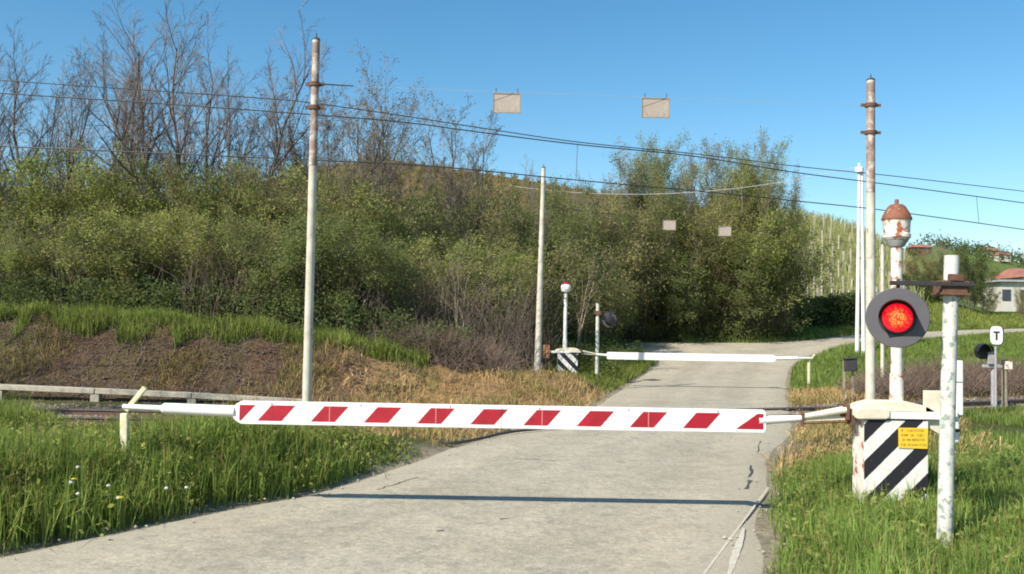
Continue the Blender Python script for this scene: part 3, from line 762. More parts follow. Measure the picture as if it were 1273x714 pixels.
MB().box((.05, -.06, zl - .33), (.17, .14, .20)).build('junction_box', M['rusty_white'], t, .01)
MB().prism([(-.50, -.05), (.55, -.05), (.36, .18), (.12, .30), (-.12, .16)], .05, .35).build('footing', M['dark'], t, .02)
ps = at(1056, 492, 24); zz_ = float(hgt(np.array([ps.x]), np.array([24.]))[0])
t = thing('trackside_box', (ps.x, 24, zz_), 'small dark box on two thin stakes in the grass left of the bell mast', 'box')
zt = at(1056, 446, 24).z - zz_
for s in (-1, 1): MB().box((s * .11 - .03, 0, zt * .5 - .12), (.05, .05, zt + .25 - .06)).build('stake', M['wood_post'], t)
MB().box((0, -.05, zt - .16), (.32, .18, .32)).build('case', M['dark'], t, .02)
MB().box((0, -.05, zt + .012), (.38, .24, .02), Matrix.Rotation(R(-5), 3, 'Y')).build('lid', M['dark'], t)

# ------------------------------------------------------------------ vegetation generators
def tubes_np(P0, P1, R0, R1, k):
    P0, P1 = np.array(P0), np.array(P1); R0, R1 = np.array(R0), np.array(R1); n = len(P0)
    d = P1 - P0; d /= np.linalg.norm(d, axis=1, keepdims=True) + 1e-9
    up = np.where(np.abs(d[:, 2:]) > .9, np.array([[1., 0, 0]]), np.array([[0, 0, 1.]]))
    a = np.cross(d, up); a /= np.linalg.norm(a, axis=1, keepdims=True) + 1e-9; b = np.cross(d, a)
    th = 2 * np.pi * np.arange(k) / k
    ring = a[:, None] * np.cos(th)[None, :, None] + b[:, None] * np.sin(th)[None, :, None]
    V = np.concatenate([P0[:, None] + ring * R0[:, None, None], P1[:, None] + ring * R1[:, None, None]], 1).reshape(-1, 3)
    i = np.arange(k); q = np.stack([i, (i + 1) % k, k + (i + 1) % k, k + i], -1)
    return V, (q[None] + np.arange(n)[:, None, None] * 2 * k).reshape(-1, 4)
def grow(rng, p, d, L, r, lvl, mx, spec, out):
    nseg, nch, lenf, ang, start, up = spec[lvl]
    P = p.copy(); D = d / np.linalg.norm(d); sl_ = L / nseg; pts = [P.copy()]; rr = [r]
    for i in range(nseg):
        D = D + rng.normal(0, .06 + .045 * lvl, 3) + np.array([0, 0, up]); D /= np.linalg.norm(D)
        Q_ = P + D * sl_; r1 = r * (1 - .8 * (i + 1) / nseg) if lvl < 9 else r
        out[lvl].append((P.copy(), Q_.copy(), rr[-1], max(r1, .004))); P = Q_; pts.append(P.copy()); rr.append(max(r1, .004))
    if lvl >= mx: return
    for c in range(nch):
        u_ = start + (1 - start) * (c + rng.uniform(0, 1)) / nch; i = min(int(u_ * nseg), nseg - 1); f = u_ * nseg - i
        q = pts[i] * (1 - f) + pts[i + 1] * f
        dd = pts[i + 1] - pts[i]; dd /= np.linalg.norm(dd)
        az = rng.uniform(0, 6.28); a = np.cross(dd, [math.cos(az), math.sin(az), .3]); a /= np.linalg.norm(a) + 1e-9
        an = R(ang * rng.uniform(.7, 1.3)); nd = dd * math.cos(an) + a * math.sin(an)
        grow(rng, q, nd, L * lenf * rng.uniform(.6, 1.15) * (1 - .45 * (u_ - start)), rr[i] * .55, lvl + 1, mx, spec, out)
def leaves_np(rng, C_, s, n_each, sig, up=0):
    n = len(C_) * n_each; c = np.repeat(C_, n_each, 0) + rng.normal(0, sig, (n, 3))
    a = rng.normal(0, 1, (n, 3)); a /= np.linalg.norm(a, axis=1, keepdims=True)
    b = np.cross(a, rng.normal(0, 1, (n, 3))); b /= np.linalg.norm(b, axis=1, keepdims=True) + 1e-9
    sz = rng.uniform(.6, 1.3, (n, 1)) * s
    V = np.stack([c - a * sz, c + b * sz * .55, c + a * sz, c - b * sz * .55], 1).reshape(-1, 3)
    return V, np.arange(n * 4).reshape(-1, 4)
def tree_template(seed, H, spec, stems=1, spread=.1, r=.1, leaf=None, lsize=.05, leach=2, lsig=.08, lfrac=1., trunk_lv=1, bark='bark', twig='twig', base_r=.09, lmin=0):
    rng = np.random.RandomState(seed); mx = len(spec) - 1; out = [[] for _ in spec]
    for s in range(stems):
        az = rng.uniform(0, 6.28); q = np.array([math.cos(az), math.sin(az), 0]) * base_r * (stems > 1) * rng.uniform(.2, 1)
        d = np.array([math.cos(az) * spread * rng.uniform(.2, 1), math.sin(az) * spread * rng.uniform(.2, 1), 1.])
        grow(rng, q, d, H * (rng.uniform(.72, 1.0) if s else 1.0), r * (rng.uniform(.6, 1) if s else 1), 0, mx, spec, out)
    def pack(lv, k):
        S_ = [x for l in lv for x in out[l]]
        return tubes_np([x[0] for x in S_], [x[1] for x in S_], [x[2] for x in S_], [x[3] for x in S_], k)
    V0, Q0 = pack(range(trunk_lv + 1), 6)
    Hn = H
    me0 = npmesh('trunk', V0, Q0, mats=[M[bark]], smooth=True)
    V1, Q1 = pack(range(trunk_lv + 1, mx + 1), 3); mi = np.zeros(len(Q1), int); mats = [M[twig]]
    if leaf:
        E = np.array([x[1] for x in out[mx]]); E = E[E[:, 2] > lmin * H]
        E = E[rng.rand(len(E)) < lfrac]
        V2, Q2 = leaves_np(rng, E, lsize, leach, lsig)
        Q1 = np.vstack([Q1, Q2 + len(V1)]); V1 = np.vstack([V1, V2]); mi = np.concatenate([mi, np.ones(len(Q2), int)]); mats.append(M[leaf])
    return me0, npmesh('crown', V1, Q1, mats=mats, mi=mi), float(np.percentile(V1[:, 2], 99.6))
def place(tpl, x, y, H, name, label, cat, group, rz=0, wide=1.0, sink=.1):
    z = float(hgt(np.array([x]), np.array([y]))[0]) - sink; s = H / tpl[2]
    t = thing(name, (x, y, z), label, cat, group, rz); t.scale = (s * wide, s * wide, s)
    link('trunk', tpl[0], t); link('crown', tpl[1], t); return t
#          nseg nch lenf ang start up
SP_TALL = [(9, 17, .40, 34, .22, .02), (6, 9, .42, 32, .15, .06), (4, 8, .5, 32, .1, .06), (3, 0, 0, 0, 0, .03)]
SP_MULTI = [(8, 14, .36, 26, .22, .02), (5, 8, .42, 30, .15, .06), (3, 7, .5, 32, .1, .05), (2, 0, 0, 0, 0, 0)]
SP_BRUSH = [(7, 12, .40, 24, .12, .02), (4, 6, .5, 28, .1, .05), (3, 5, .5, 32, .1, .03), (2, 0, 0, 0, 0, 0)]
SP_BUSH = [(6, 9, .42, 42, .15, .0), (4, 6, .5, 42, .15, .0), (3, 3, .5, 45, .1, 0), (2, 0, 0, 0, 0, 0)]
T = {}
for i in range(3): T['bare%d' % i] = tree_template(10 + i, 9, SP_TALL, 1 + (i == 2), .25, .11, bark='bark', twig='twig')
for i in range(2): T['multi%d' % i] = tree_template(20 + i, 8, SP_MULTI, 5, .30, .07, bark='bark', twig='twig')
for i in range(2): T['bud%d' % i] = tree_template(30 + i, 8, SP_MULTI, 4, .32, .07, 'bud', .035, 1, .06, .45)
for i in range(3): T['green%d' % i] = tree_template(40 + i, 10, SP_MULTI, 5, .22, .09, 'leaf_o' if i == 1 else 'leaf_a', .045, 3, .15, .9, bark='bark_pale', twig='twig_pale')
LB = ['leaf_a', 'leaf_b', 'leaf_c', 'leaf_o']
for L_ in LB:
    for i in range(2):
        T['%s%d' % (L_, i)] = tree_template(hash_ if False else 60 + i + 7 * LB.index(L_), 4.5, SP_BUSH, 9, .62, .035, L_, .046, 8 if L_ != 'leaf_o' else 5, .15, .95, bark='bark_pale' if i else 'bark', twig='twig_pale', base_r=.7, lmin=.12)

for i in range(2):
    T['brush%d' % i] = tree_template(80 + i, 6, SP_BRUSH, 9, .42, .035, ['leaf_o', 'leaf_b'][i], .042, 4, .14, .9, bark='bark_pale', twig='twig_pale', base_r=.6)
T['field0'] = tree_template(101, 7, SP_BUSH, 9, .55, .06, 'leaf_c', .075, 7, .2, 1, bark='bark', twig='twig_pale', base_r=.8)
T['field1'] = tree_template(102, 7, SP_BUSH, 9, .55, .06, 'leaf_b', .070, 7, .2, 1, bark='bark', twig='twig_pale', base_r=.8)
T['field2'] = tree_template(103, 7, SP_BRUSH, 9, .5, .06, 'leaf_o', .06, 4, .2, 1, bark='bark', twig='twig_pale', base_r=.8)
# --- tall bare trees on the bank at the left (pixel x, pixel y of the top, distance)
rr = np.random.RandomState(7)
bare = [('multi0', 18, 38, 30), ('bare2', 48, 62, 33), ('multi1', 96, 30, 31), ('bare0', 128, 70, 35), ('bare1', 160, 28, 33), ('bare0', 205, 14, 31),
        ('bare2', 243, 12, 30), ('multi0', 285, 66, 33), ('multi1', 318, 70, 32), ('bare1', 268, 48, 34), ('multi1', 0, 52, 33), ('bud0', 352, 96, 34), ('bud1', 430, 92, 31), ('bud0', 466, 92, 32),
        ('bud1', 408, 120, 36), ('bud0', 545, 128, 36), ('bud1', 588, 160, 38)]
pl_word = ['slender bare many stemmed tree, first whole tree from the left edge', 'second bare tree from the left edge, slim and low', 'bushy bare tree, third from the left edge',
           'low bare tree between the bushy one and a taller forked one', 'bare tree leaning beside the two tallest ones', 'very tall single bare tree, left of the two tallest',
           'tallest bare tree with forked trunk, right of the two tallest', 'bare many stemmed tree just right of the tallest tree', 'bare many stemmed tree midway between the tallest tree and the near pole',
           'bare tree standing back right of the tallest tree', 'bare many stemmed tree cut by the left frame edge', 'low budding tree just left of the near pole', 'budding tree with wide crown just right of the near pole', 'budding tree reaching furthest right beside the near pole',
           'low budding tree right behind the near pole', 'thin budding tree rising alone from the brown hill line', 'small budding tree left of the first sky plate above the hill line']
for (tp_, px, py, Y), lb in zip(bare, pl_word):
    P_ = at(px, py, Y); z0 = float(hgt(np.array([P_.x]), np.array([Y]))[0])
    place(T[tp_], P_.x, Y, (P_.z - z0) * 1.06, 'bare_tree', lb, 'tree', 'bare trees above the thicket', rr.uniform(0, 6.28), rr.uniform(1.0, 1.2))
place(T['bare0'], -13.4, 15.2, 8.5, 'bare_tree', 'bare tree standing before the railway beyond the left frame edge', 'tree', 'bare trees above the thicket', 1.0)
place(T['bare2'], -15.5, 16.0, 8.0, 'bare_tree', 'outer bare tree before the railway far beyond the left frame edge', 'tree', 'bare trees above the thicket', 2.0)
# --- trees behind the junction
grp2 = [('bud0', 600, 200, 44), ('bud1', 655, 212, 45), ('multi1', 700, 196, 47), ('multi0', 752, 198, 50), ('green0', 800, 170, 49), ('green1', 832, 205, 47), ('green2', 862, 182, 50), ('green1', 893, 184, 52),
        ('green0', 930, 178, 49), ('green2', 952, 198, 51), ('green1', 968, 232, 50), ('green0', 982, 275, 52),
        ('green1', 776, 186, 50), ('multi1', 815, 184, 51), ('green2', 842, 176, 51), ('bud1', 876, 172, 52), ('green1', 910, 176, 51), ('bud0', 943, 184, 52), ('green1', 962, 206, 53), ('multi0', 735, 214, 49), ('green1', 722, 226, 47)]
lbs2 = ['thin budding tree left of the slim pole top', 'budding tree directly behind the slim pole top', 'bare twiggy tree between the slim pole and the dropper wire', 'bare rounded tree at the left end of the tall leafing group',
        'tallest leafing tree of the group behind the junction, pale green', 'lower olive tree right of the tallest leafing tree', 'leafing tree in the middle of the tall group', 'olive leafing tree behind the right small plate',
        'tall full leafing tree right of the middle of the group', 'tall leafing tree on the right shoulder of the group', 'lower tree on the falling right side of the group', 'smallest outermost tree of the group, beside the vineyard slope',
        'olive tree left of the tallest leafing tree', 'bare stemmed tree between the two crowns left of the left small plate', 'green tree rising above the left small plate', 'budding tree rising between the two small plates', 'olive tree above the right small plate', 'budding tree behind the right shoulder of the group', 'olive tree low on the right shoulder of the group', 'bare stemmed tree right of the dropper wire', 'olive tree directly under the dropper wire']
for (tp_, px, py, Y), lb in zip(grp2, lbs2):
    P_ = at(px, py, Y); z0 = float(hgt(np.array([P_.x]), np.array([Y]))[0])
    place(T[tp_], P_.x, Y, P_.z - z0, 'leafing_tree', lb, 'tree', 'tall trees behind the road junction', rr.uniform(0, 6.28), rr.uniform(.85, 1.05))
# --- bushes of the thicket
front = [('leaf_a', -40, 300, 25.5), ('leaf_a', 20, 265, 25.4), ('leaf_b', 85, 285, 25.8), ('leaf_c', 140, 270, 26.3), ('leaf_a', 175, 255, 25.6), ('leaf_b', 235, 262, 26), ('brush', 290, 258, 25.8), ('leaf_b', 345, 262, 25.6),
         ('leaf_b', 415, 265, 25.4), ('leaf_c', 465, 290, 26.2), ('leaf_b', 520, 285, 28), ('leaf_a', 570, 300, 31), ('leaf_o', 620, 295, 34), ('leaf_c', 680, 310, 38), ('leaf_o', 715, 300, 40)]
back = [('leaf_a', 10, 186, 29), ('leaf_b', 70, 196, 30), ('leaf_o', 120, 205, 30), ('leaf_a', 168, 184, 29), ('leaf_a', 200, 196, 30.5), ('brush', 245, 206, 29.5), ('leaf_b', 290, 198, 30), ('brush', 338, 200, 30.5), ('leaf_b', 392, 206, 30),
        ('brush', 440, 214, 31), ('leaf_b', 490, 226, 32.5), ('brush', 535, 222, 34), ('leaf_o', 580, 226, 36), ('brush', 625, 228, 38), ('leaf_b', 668, 232, 41), ('brush', 712, 232, 43), ('leaf_o', 758, 238, 45)]
right = [('brush', 790, 258, 46.5), ('leaf_o', 822, 262, 48), ('leaf_c', 845, 300, 47.2), ('brush', 872, 260, 48.5), ('leaf_a', 898, 262, 48.5), ('leaf_c', 925, 290, 48), ('brush', 936, 262, 49.5), ('leaf_c', 945, 300, 50), ('leaf_c', 888, 330, 47.3), ('leaf_c', 765, 320, 45.5), ('leaf_b', 738, 330, 43)]
adj = {'leaf_a': 'bright yellow-green', 'leaf_b': 'mid green', 'leaf_c': 'dark green', 'leaf_o': 'olive brown', 'brush': 'twiggy half bare'}
ordn = ['first', 'second', 'third', 'fourth', 'fifth', 'sixth', 'seventh', 'eighth', 'ninth', 'tenth', 'eleventh', 'twelfth', 'thirteenth', 'fourteenth', 'fifteenth', 'sixteenth', 'seventeenth']
for rows, where in ((front, 'front row of the thicket'), (back, 'taller back row'), (right, 'row behind the junction')):
    order = sorted(range(len(rows)), key=lambda i: rows[i][1])
    for k, i in enumerate(order):
        L_, px, py, Y = rows[i]; P_ = at(px, py, Y); z0 = float(hgt(np.array([P_.x]), np.array([Y]))[0])
        place(T['%s%d' % (L_, rr.randint(2))], P_.x, Y, P_.z - z0, 'bush', '%s bush, %s from the left in the %s' % (adj[L_], ordn[k], where), 'bush', 'bushes of the ' + where, rr.uniform(0, 6.28), rr.uniform(.95, 1.2) * (1.15 if rows is not back else .9))

# pale leaning saplings at the thicket foot
SP_SAP = [(7, 4, .35, 30, .4, .0), (4, 4, .4, 35, .3, .02), (3, 0, 0, 0, 0, 0)]
T['sap'] = tree_template(90, 4.0, SP_SAP, 4, .34, .05, 'leaf_b', .04, 2, .08, .5, bark='bark_pale', twig='bark_pale', base_r=.2)
for px, Y, H, lb in ((570, 25.2, 3.6, 'pale leaning stems before the thicket between the near pole and slim pole'), (435, 25.0, 3.2, 'slim pale sapling in the thicket just right of the near pole'), (625, 30, 4.2, 'pale leaning stems just left of the slim pole'), (715, 36, 4.5, 'pale leaning stems behind the far barrier bell'), (170, 25, 3.0, 'pale sapling stems at the thicket foot in the left part')):
    P_ = at(px, 400, Y); place(T['sap'], P_.x, Y, H, 'sapling', lb, 'sapling', 'pale stems at the thicket foot', rr.uniform(0, 6.28))

# understory twigs: tangle that fills the thicket foot
def tangle(name, X, Y, n_arc, hmin, hmax, mat, seed, label, cat, r=.007, lean=.5, z_off=0):
    rng = np.random.RandomState(seed); i = rng.randint(len(X), size=n_arc); x, y = X[i], Y[i]; z = hgt(x, y) + z_off
    P = np.stack([x, y, z], -1); D = np.stack([rng.normal(0, lean, n_arc), rng.normal(0, lean, n_arc), np.ones(n_arc)], -1)
    D /= np.linalg.norm(D, axis=1, keepdims=True); L = rng.uniform(hmin, hmax, n_arc); segs = 4
    P0, P1, R0, R1 = [], [], [], []; B = rng.normal(0, .22, (n_arc, 3)); B[:, 2] -= .16 * (lean > .4)
    for s in range(segs):
        Q_ = P + D * (L / segs)[:, None]; P0.append(P); P1.append(Q_); f0, f1 = 1 - s / segs * .7, 1 - (s + 1) / segs * .7
        R0.append(np.full(n_arc, r * f0)); R1.append(np.full(n_arc, r * f1)); P = Q_; D = D + B; D /= np.linalg.norm(D, axis=1, keepdims=True)
    V, Q_ = tubes_np(np.vstack(P0), np.vstack(P1), np.concatenate(R0), np.concatenate(R1), 3)
    return tag(link(name, npmesh(name, V, Q_, mats=[mat])), label, cat, kind='stuff')
rng = np.random.RandomState(33)
x = rng.uniform(-16, 3.0, 6000); y = track_y(x) + rng.uniform(5.4, 12, 6000)
k = (road_dist(x, y) > 2.5) & (y - track_y(x) > 6.6); tangle('thicket_twigs', x[k], y[k], 3800, 1.0, 3.4, M['twig_dark'], 2, 'dense brown twigs filling the foot of the thicket', 'undergrowth', .011, .18)
x = rng.normal(-1.75, .75, 5000); y = 24.0 + rng.normal(0, .5, 5000)
k = road_dist(x, y) > 1; tangle('brambles', x[k], y[k], 5000, .4, 1.25, M['bramble'], 3, 'purple brown bramble heap at the foot of the thicket', 'brambles', .007, .7)
x = rng.uniform(3, 14.5, 5000); y = rng.uniform(47, 53, 5000)
k = road_dist(x, y) > 1.0; tangle('junction_undergrowth', x[k], y[k], 5000, 1.5, 4, M['twig_dark'], 4, 'brown twigs between the trees behind the junction', 'undergrowth', .016, .2)
x = rng.uniform(9.5, 17, 5000); y = track_y(x) + rng.uniform(1.9, 4.2, 5000)
tangle('trackside_scrub', x, y, 6000, .3, .95, M['bramble'], 6, 'brown dead scrub beyond the track at the right', 'scrub', .008, .5)
x = rng.uniform(-14, -3.5, 5000); y = track_y(x) + rng.uniform(2.5, 4.9, 5000)
tangle('bank_roots', x, y, 2600, .12, .5, M['bramble'], 8, 'dead stalks and roots on the brown bank', 'dead stalks', .007, .9)

# leafy low cover (nettles, ivy) at thicket foot
def cover(name, X, Y, n, hmax, s, mat, seed, label, cat, per=10, sig=.10):
    rng = np.random.RandomState(seed); i = rng.randint(len(X), size=n); z = hgt(X[i], Y[i]) + rng.uniform(.0, 1, n) ** 1.5 * hmax
    V, Q_ = leaves_np(rng, np.stack([X[i], Y[i], z], -1), s, per, sig)
    return tag(link(name, npmesh(name, V, Q_, mats=[mat])), label, cat, kind='stuff')
x = rng.uniform(-15, 3.0, 8000); y = track_y(x) + rng.uniform(5.2, 9, 8000); k = road_dist(x, y) > 1.5
k &= (sm_noise(x, y, 1.6, 71) > -.15)
k &= (np.abs(x - 1.2) > 1.5)
cover('thicket_ground_cover', x[k], y[k], 3200, 1.1, .045, M['leaf_c'], 4, 'dark low leaves at the foot of the thicket', 'ground cover')
x = rng.uniform(0, 7.5, 6000); y = rng.uniform(30, 47, 6000); k = (road_dist(x, y) > .7) & (y > 31.5)
cover('verge_weeds', x[k], y[k], 3600, .55, .05, M['leaf_b'], 5, 'green weeds left of the road beyond the far barrier', 'weeds')
x = rng.uniform(4, 15, 6000); y = rng.uniform(46, 50, 6000); rdd = road_dist(x, y); k = (rdd > .5) & (rdd < 2.6)
cover('junction_weeds', x[k], y[k], 2200, .9, .06, M['leaf_c'], 15, 'low green weeds along the far side of the junction', 'weeds')

# dark hedge behind the junction and the vineyard beyond it
xh = []; rg = np.random.RandomState(12); n = 3600
uu = rg.rand(n); hx = 13.0 + uu * 12.0; hy = 53.2 + uu * 4.2 + rg.uniform(-.9, .9, n)
hz_ = hgt(hx, hy) + rg.uniform(0, 1, n) ** .8 * (1.75 + .15 * np.sin(hx * 1.3)) 
V, Q_ = leaves_np(rg, np.stack([hx, hy, hz_], -1), .085, 9, .14)
he = thing('hedge', (19, 55, float(hgt(np.array([19.]), np.array([55.]))[0])), 'dark dense hedge along the far side of the bending road below the vineyard', 'hedge')
o = link('foliage', npmesh('foliage', V - np.array(he.location), Q_, mats=[M['leaf_c']]), he)
hb = MB()
for u_ in np.linspace(.02, .98, 26):
    q = Vector((13 + u_ * 12, 53.2 + u_ * 4.2, 0)); q.z = float(hgt(np.array([q.x]), np.array([q.y]))[0]); q -= he.location
    for s in range(3): hb.tube(q, q + Vector((rg.normal(0, .3), rg.normal(0, .3), 1.6)), .04, .015, 6, False)
hb.build('stems', M['twig_dark'], he)

# vineyard posts
vp = MB().box((0, 0, .85), (.12, .12, 2.1)).build('vineyard_post', M['concrete'], None, .01)
tag(vp, 'pale concrete vineyard post standing in rows on the slope at the right of the trees', 'post', 'vineyard posts on the right slope')
cnt = 0; rows = []
for j, Yr in enumerate((60.5, 64.5, 69, 74, 80, 87)):
    for i in range(13):
        f = .285 + (i + rg.uniform(-.2, .2)) * .0105 + .003 * (j % 2); xx = f * Yr * 1.02
        if f > .425: continue
        o = vp if cnt == 0 else vp.copy()
        if cnt: COL.objects.link(o)
        o.location = (xx, Yr, float(hgt(np.array([xx]), np.array([Yr]))[0])); o.rotation_euler = (rg.normal(0, .03), rg.normal(0, .04), rg.uniform(0, 1)); o.scale = (1, 1, rg.uniform(.8, 1.1)); cnt += 1
def vine_rows(name, x0, x1, y0, y1, seed, label, n, fx=None):
    rg = np.random.RandomState(seed); y = rg.uniform(y0, y1, n); x = rg.uniform(x0, x1, n) * (y / 100)
    x = np.round(x / 1.3) * 1.3 + rg.normal(0, .12, n); z = hgt(x, y)
    hl = 'hill' in name
    P0 = np.stack([x, y, z], -1); P1 = P0 + np.stack([rg.normal(0, .25, n), rg.normal(0, .25, n), rg.uniform(.2, .8 if hl else 1.5, n)], -1)
    V, Q_ = tubes_np(P0, P1, np.full(n, .035), np.full(n, .02), 3)
    return tag(link(name, npmesh(name, V, Q_, mats=[M['hill_vine' if hl else 'vine']])), label, 'vineyard', kind='stuff')
vine_rows('vineyard_vines', 26, 44, 60, 98, 3, 'pale vine stems in rows on the right slope', 9000)
vine_rows('hill_vineyard', -40, 27, 66, 94, 4, 'brownish vine stems and stakes covering the hill behind the thicket', 14000)

# ------------------------------------------------------------------ grass
def blades(name, X, Y, hmin, hmax, wd, mat, seed, label, cat='grass', lean=.35, zoff=0, hmod=None):
    rng = np.random.RandomState(seed); n = len(X); Z = hgt(X, Y) + zoff - .02
    a = rng.uniform(0, 6.28, n); h = rng.uniform(hmin, hmax, n)
    if hmod is not None: h = h * hmod
    ln = np.abs(rng.normal(0, lean, n)) * h; la = rng.uniform(0, 6.28, n)
    dx, dy = np.cos(la) * ln, np.sin(la) * ln; w_ = wd * rng.uniform(.6, 1.3, n) / 2
    wx, wy = np.cos(a) * w_, np.sin(a) * w_
    mx_, my_, mz = X + dx * .35, Y + dy * .35, Z + h * .6
    drop = np.clip(1 - (ln / h) * .5, .3, 1)
    V = np.stack([np.stack([X - wx, Y - wy, Z], -1), np.stack([X + wx, Y + wy, Z], -1), np.stack([mx_ - wx * .8, my_ - wy * .8, mz], -1), np.stack([mx_ + wx * .8, my_ + wy * .8, mz], -1),
                  np.stack([X + dx, Y + dy, Z + h * drop], -1)], 1).reshape(-1, 3)
    b = np.arange(n)[:, None] * 5
    return tag(link(name, npmesh(name, V, b + np.array([[0, 1, 3, 2]]), b + np.array([[2, 3, 4]]), mats=[mat])), label, cat, kind='stuff')
rg = np.random.RandomState(77)
def scatter(x0, x1, y0, y1, n): return rg.uniform(x0, x1, n), rg.uniform(y0, y1, n)
# left verge
X, Y = scatter(-9.5, -1.0, 7.0, 16.4, 150000); d = road_dist(X, Y); nz = sm_noise(X, Y, 2.2, 51)
den = sst(.0, .25, d + .2 * nz) * np.where(Y > 14.2 + .4 * nz, .45, 1) * (1 - sst(-2.6, -1.6, X - (Y - 12) * .2) * sst(11.5, 13.5, Y) * .8)
k = (rg.rand(len(X)) < den) & (Y < 13.3 + .3 * nz + 1.3 * (X < -6.8)) & (X / Y > -.62) & (d < 7) & (sm_noise(X, Y, 9, 62) > -.55)
hm = (.85 + .15 * sst(.2, 1.0, d[k])) * (1 + .45 * nz[k] + .35 * sm_noise(X[k], Y[k], 7, 61)) * (1 - .75 * sst(10.0, 12.8, Y[k]) * sst(-7.6, -6.2, X[k]))
blades('left_verge_grass', X[k], Y[k], .20, .60, .013, M['grass'], 1, 'lush green grass on the left verge', hmod=hm, lean=.5)
i_ = np.flatnonzero(k)[::14]; blades('left_verge_stalks', X[i_], Y[i_], .35, .70, .007, M['olive_straw'], 31, 'dry seed stalks among the grass of the left verge', lean=.3, hmod=hm[::14])
i_ = np.flatnonzero(k)[::22]; cover('left_verge_leaves', X[i_], Y[i_], 2600, .32, .028, M['leaf_a'], 32, 'broad weed leaves among the grass of the left verge', 'weeds', 6, .06)
# right verge
X, Y = scatter(1.6, 9.5, 5.6, 15.5, 130000); d = road_dist(X, Y); nz = sm_noise(X, Y, 2.2, 52)
den = sst(.0, .35, d + .12 * nz) * (1 - sst(11.2, 13.2, Y + .5 * nz))
k = (rg.rand(len(X)) < den) & (X / Y < .68) & (d > 0)
hm = (.6 + .4 * sst(.1, .8, d[k])) * (1 + .35 * nz[k] + .30 * sm_noise(X[k], Y[k], 7, 63)) * (1 - .5 * sst(10, 13, Y[k])) * (.55 + .45 * sst(.2, .7, np.hypot(X[k] - 3.55, Y[k] - 7.3)))
blades('right_verge_grass', X[k], Y[k], .16, .46, .011, M['grass'], 2, 'lush green grass on the right verge', hmod=hm, lean=.5)
i_ = np.flatnonzero(k)[::16]; blades('right_verge_stalks', X[i_], Y[i_], .30, .55, .006, M['olive_straw'], 33, 'dry seed stalks among the grass of the right verge', lean=.4, hmod=hm[::16])
i_ = np.flatnonzero(k)[::22]; cover('right_verge_leaves', X[i_], Y[i_], 1800, .25, .025, M['leaf_a'], 34, 'broad weed leaves among the grass of the right verge', 'weeds', 6, .06)
# green beyond near verge right, up to track and beyond
X, Y = scatter(5, 19, 11, 22, 60000); d = road_dist(X, Y); s = Y - track_y(X); nz = sm_noise(X, Y, 1.5, 53)
k = (d > .3 + 1.2 * (Y > 11.5)) & (s < -1.6) & (nz > -.15 - .25 * (Y < 15)) & (X / Y < .68)
blades('right_mid_grass', X[k], Y[k], .10, .26, .014, M['grass_far'], 3, 'patchy green grass before the track at the right')
X, Y = scatter(-6, 14, 11, 34, 110000); d = road_dist(X, Y); s = Y - track_y(X); nz = sm_noise(X, Y, 1.8, 54)
k = (d > .12) & (((s > 1.7) & (s < 4.6 + 1.2 * nz + 1.8 * (X > -.5))) | ((s > -4.2 - nz - 5 * (X > 2.8) * (Y > 11.2)) & (s < -1.5) & (d < 2.5 + nz))) & (X > -5.2 + 1.2 * nz) & (rg.rand(len(X)) < .45 + .55 * sm_noise(X, Y, 3.4, 88)) & (X < 11)
blades('dry_grass', X[k], Y[k], .12, .36, .018, M['straw'], 4, 'tan and orange dry grass along the railway', lean=1.3, hmod=1 + .6 * nz[k])
X, Y = scatter(9.5, 19, 18, 33, 26000); s = Y - track_y(X); k = (np.abs(s) > 1.7) & (np.abs(s) < 3.4) & (rg.rand(len(X)) < .6)
blades('dry_grass', X[k], Y[k], .10, .28, .016, M['olive_straw'], 14, 'olive and tan dry grass beside the track at the right', lean=.8)
X, Y = scatter(-6, 10, 11, 26, 60000); d = road_dist(X, Y); s = Y - track_y(X); nz = sm_noise(X, Y, 2.1, 89)
k = (d > .12) & (((s > 1.7) & (s < 5)) | ((s > -4.6) & (s < -1.5) & (d < 3.2))) & (nz > .02) & (X < 11)
blades('mixed_grass', X[k], Y[k], .10, .30, .014, M['olive_straw'], 44, 'olive green grass mixed into the dry grass by the railway', lean=.7)
# bank crest tufts at left
X, Y = scatter(-16, -.3, 21, 27, 140000); s = Y - track_y(X); nz = sm_noise(X, Y, 2.4, 55) + .5 * sm_noise(X, Y, 5, 56)
k = (s > 4.15 + .8 * nz) & (s < 6.1) & (nz > -.25) & (rg.rand(len(X)) < .9) & (X < -2.2 + .6 * nz)
blades('bank_grass', X[k], Y[k], .18, .55, .018, M['grass_far'], 5, 'green grass tufts along the crest of the brown bank', lean=.5)
X, Y = scatter(-16, -4, 20.5, 23.5, 30000); s = Y - track_y(X); nz = sm_noise(X, Y, 3, 57)
k = (s > 2.6) & (s < 4.6) & (nz > .12); blades('bank_straw', X[k], Y[k], .10, .30, .014, M['olive_straw'], 6, 'olive straw tufts on the brown bank', lean=.9)
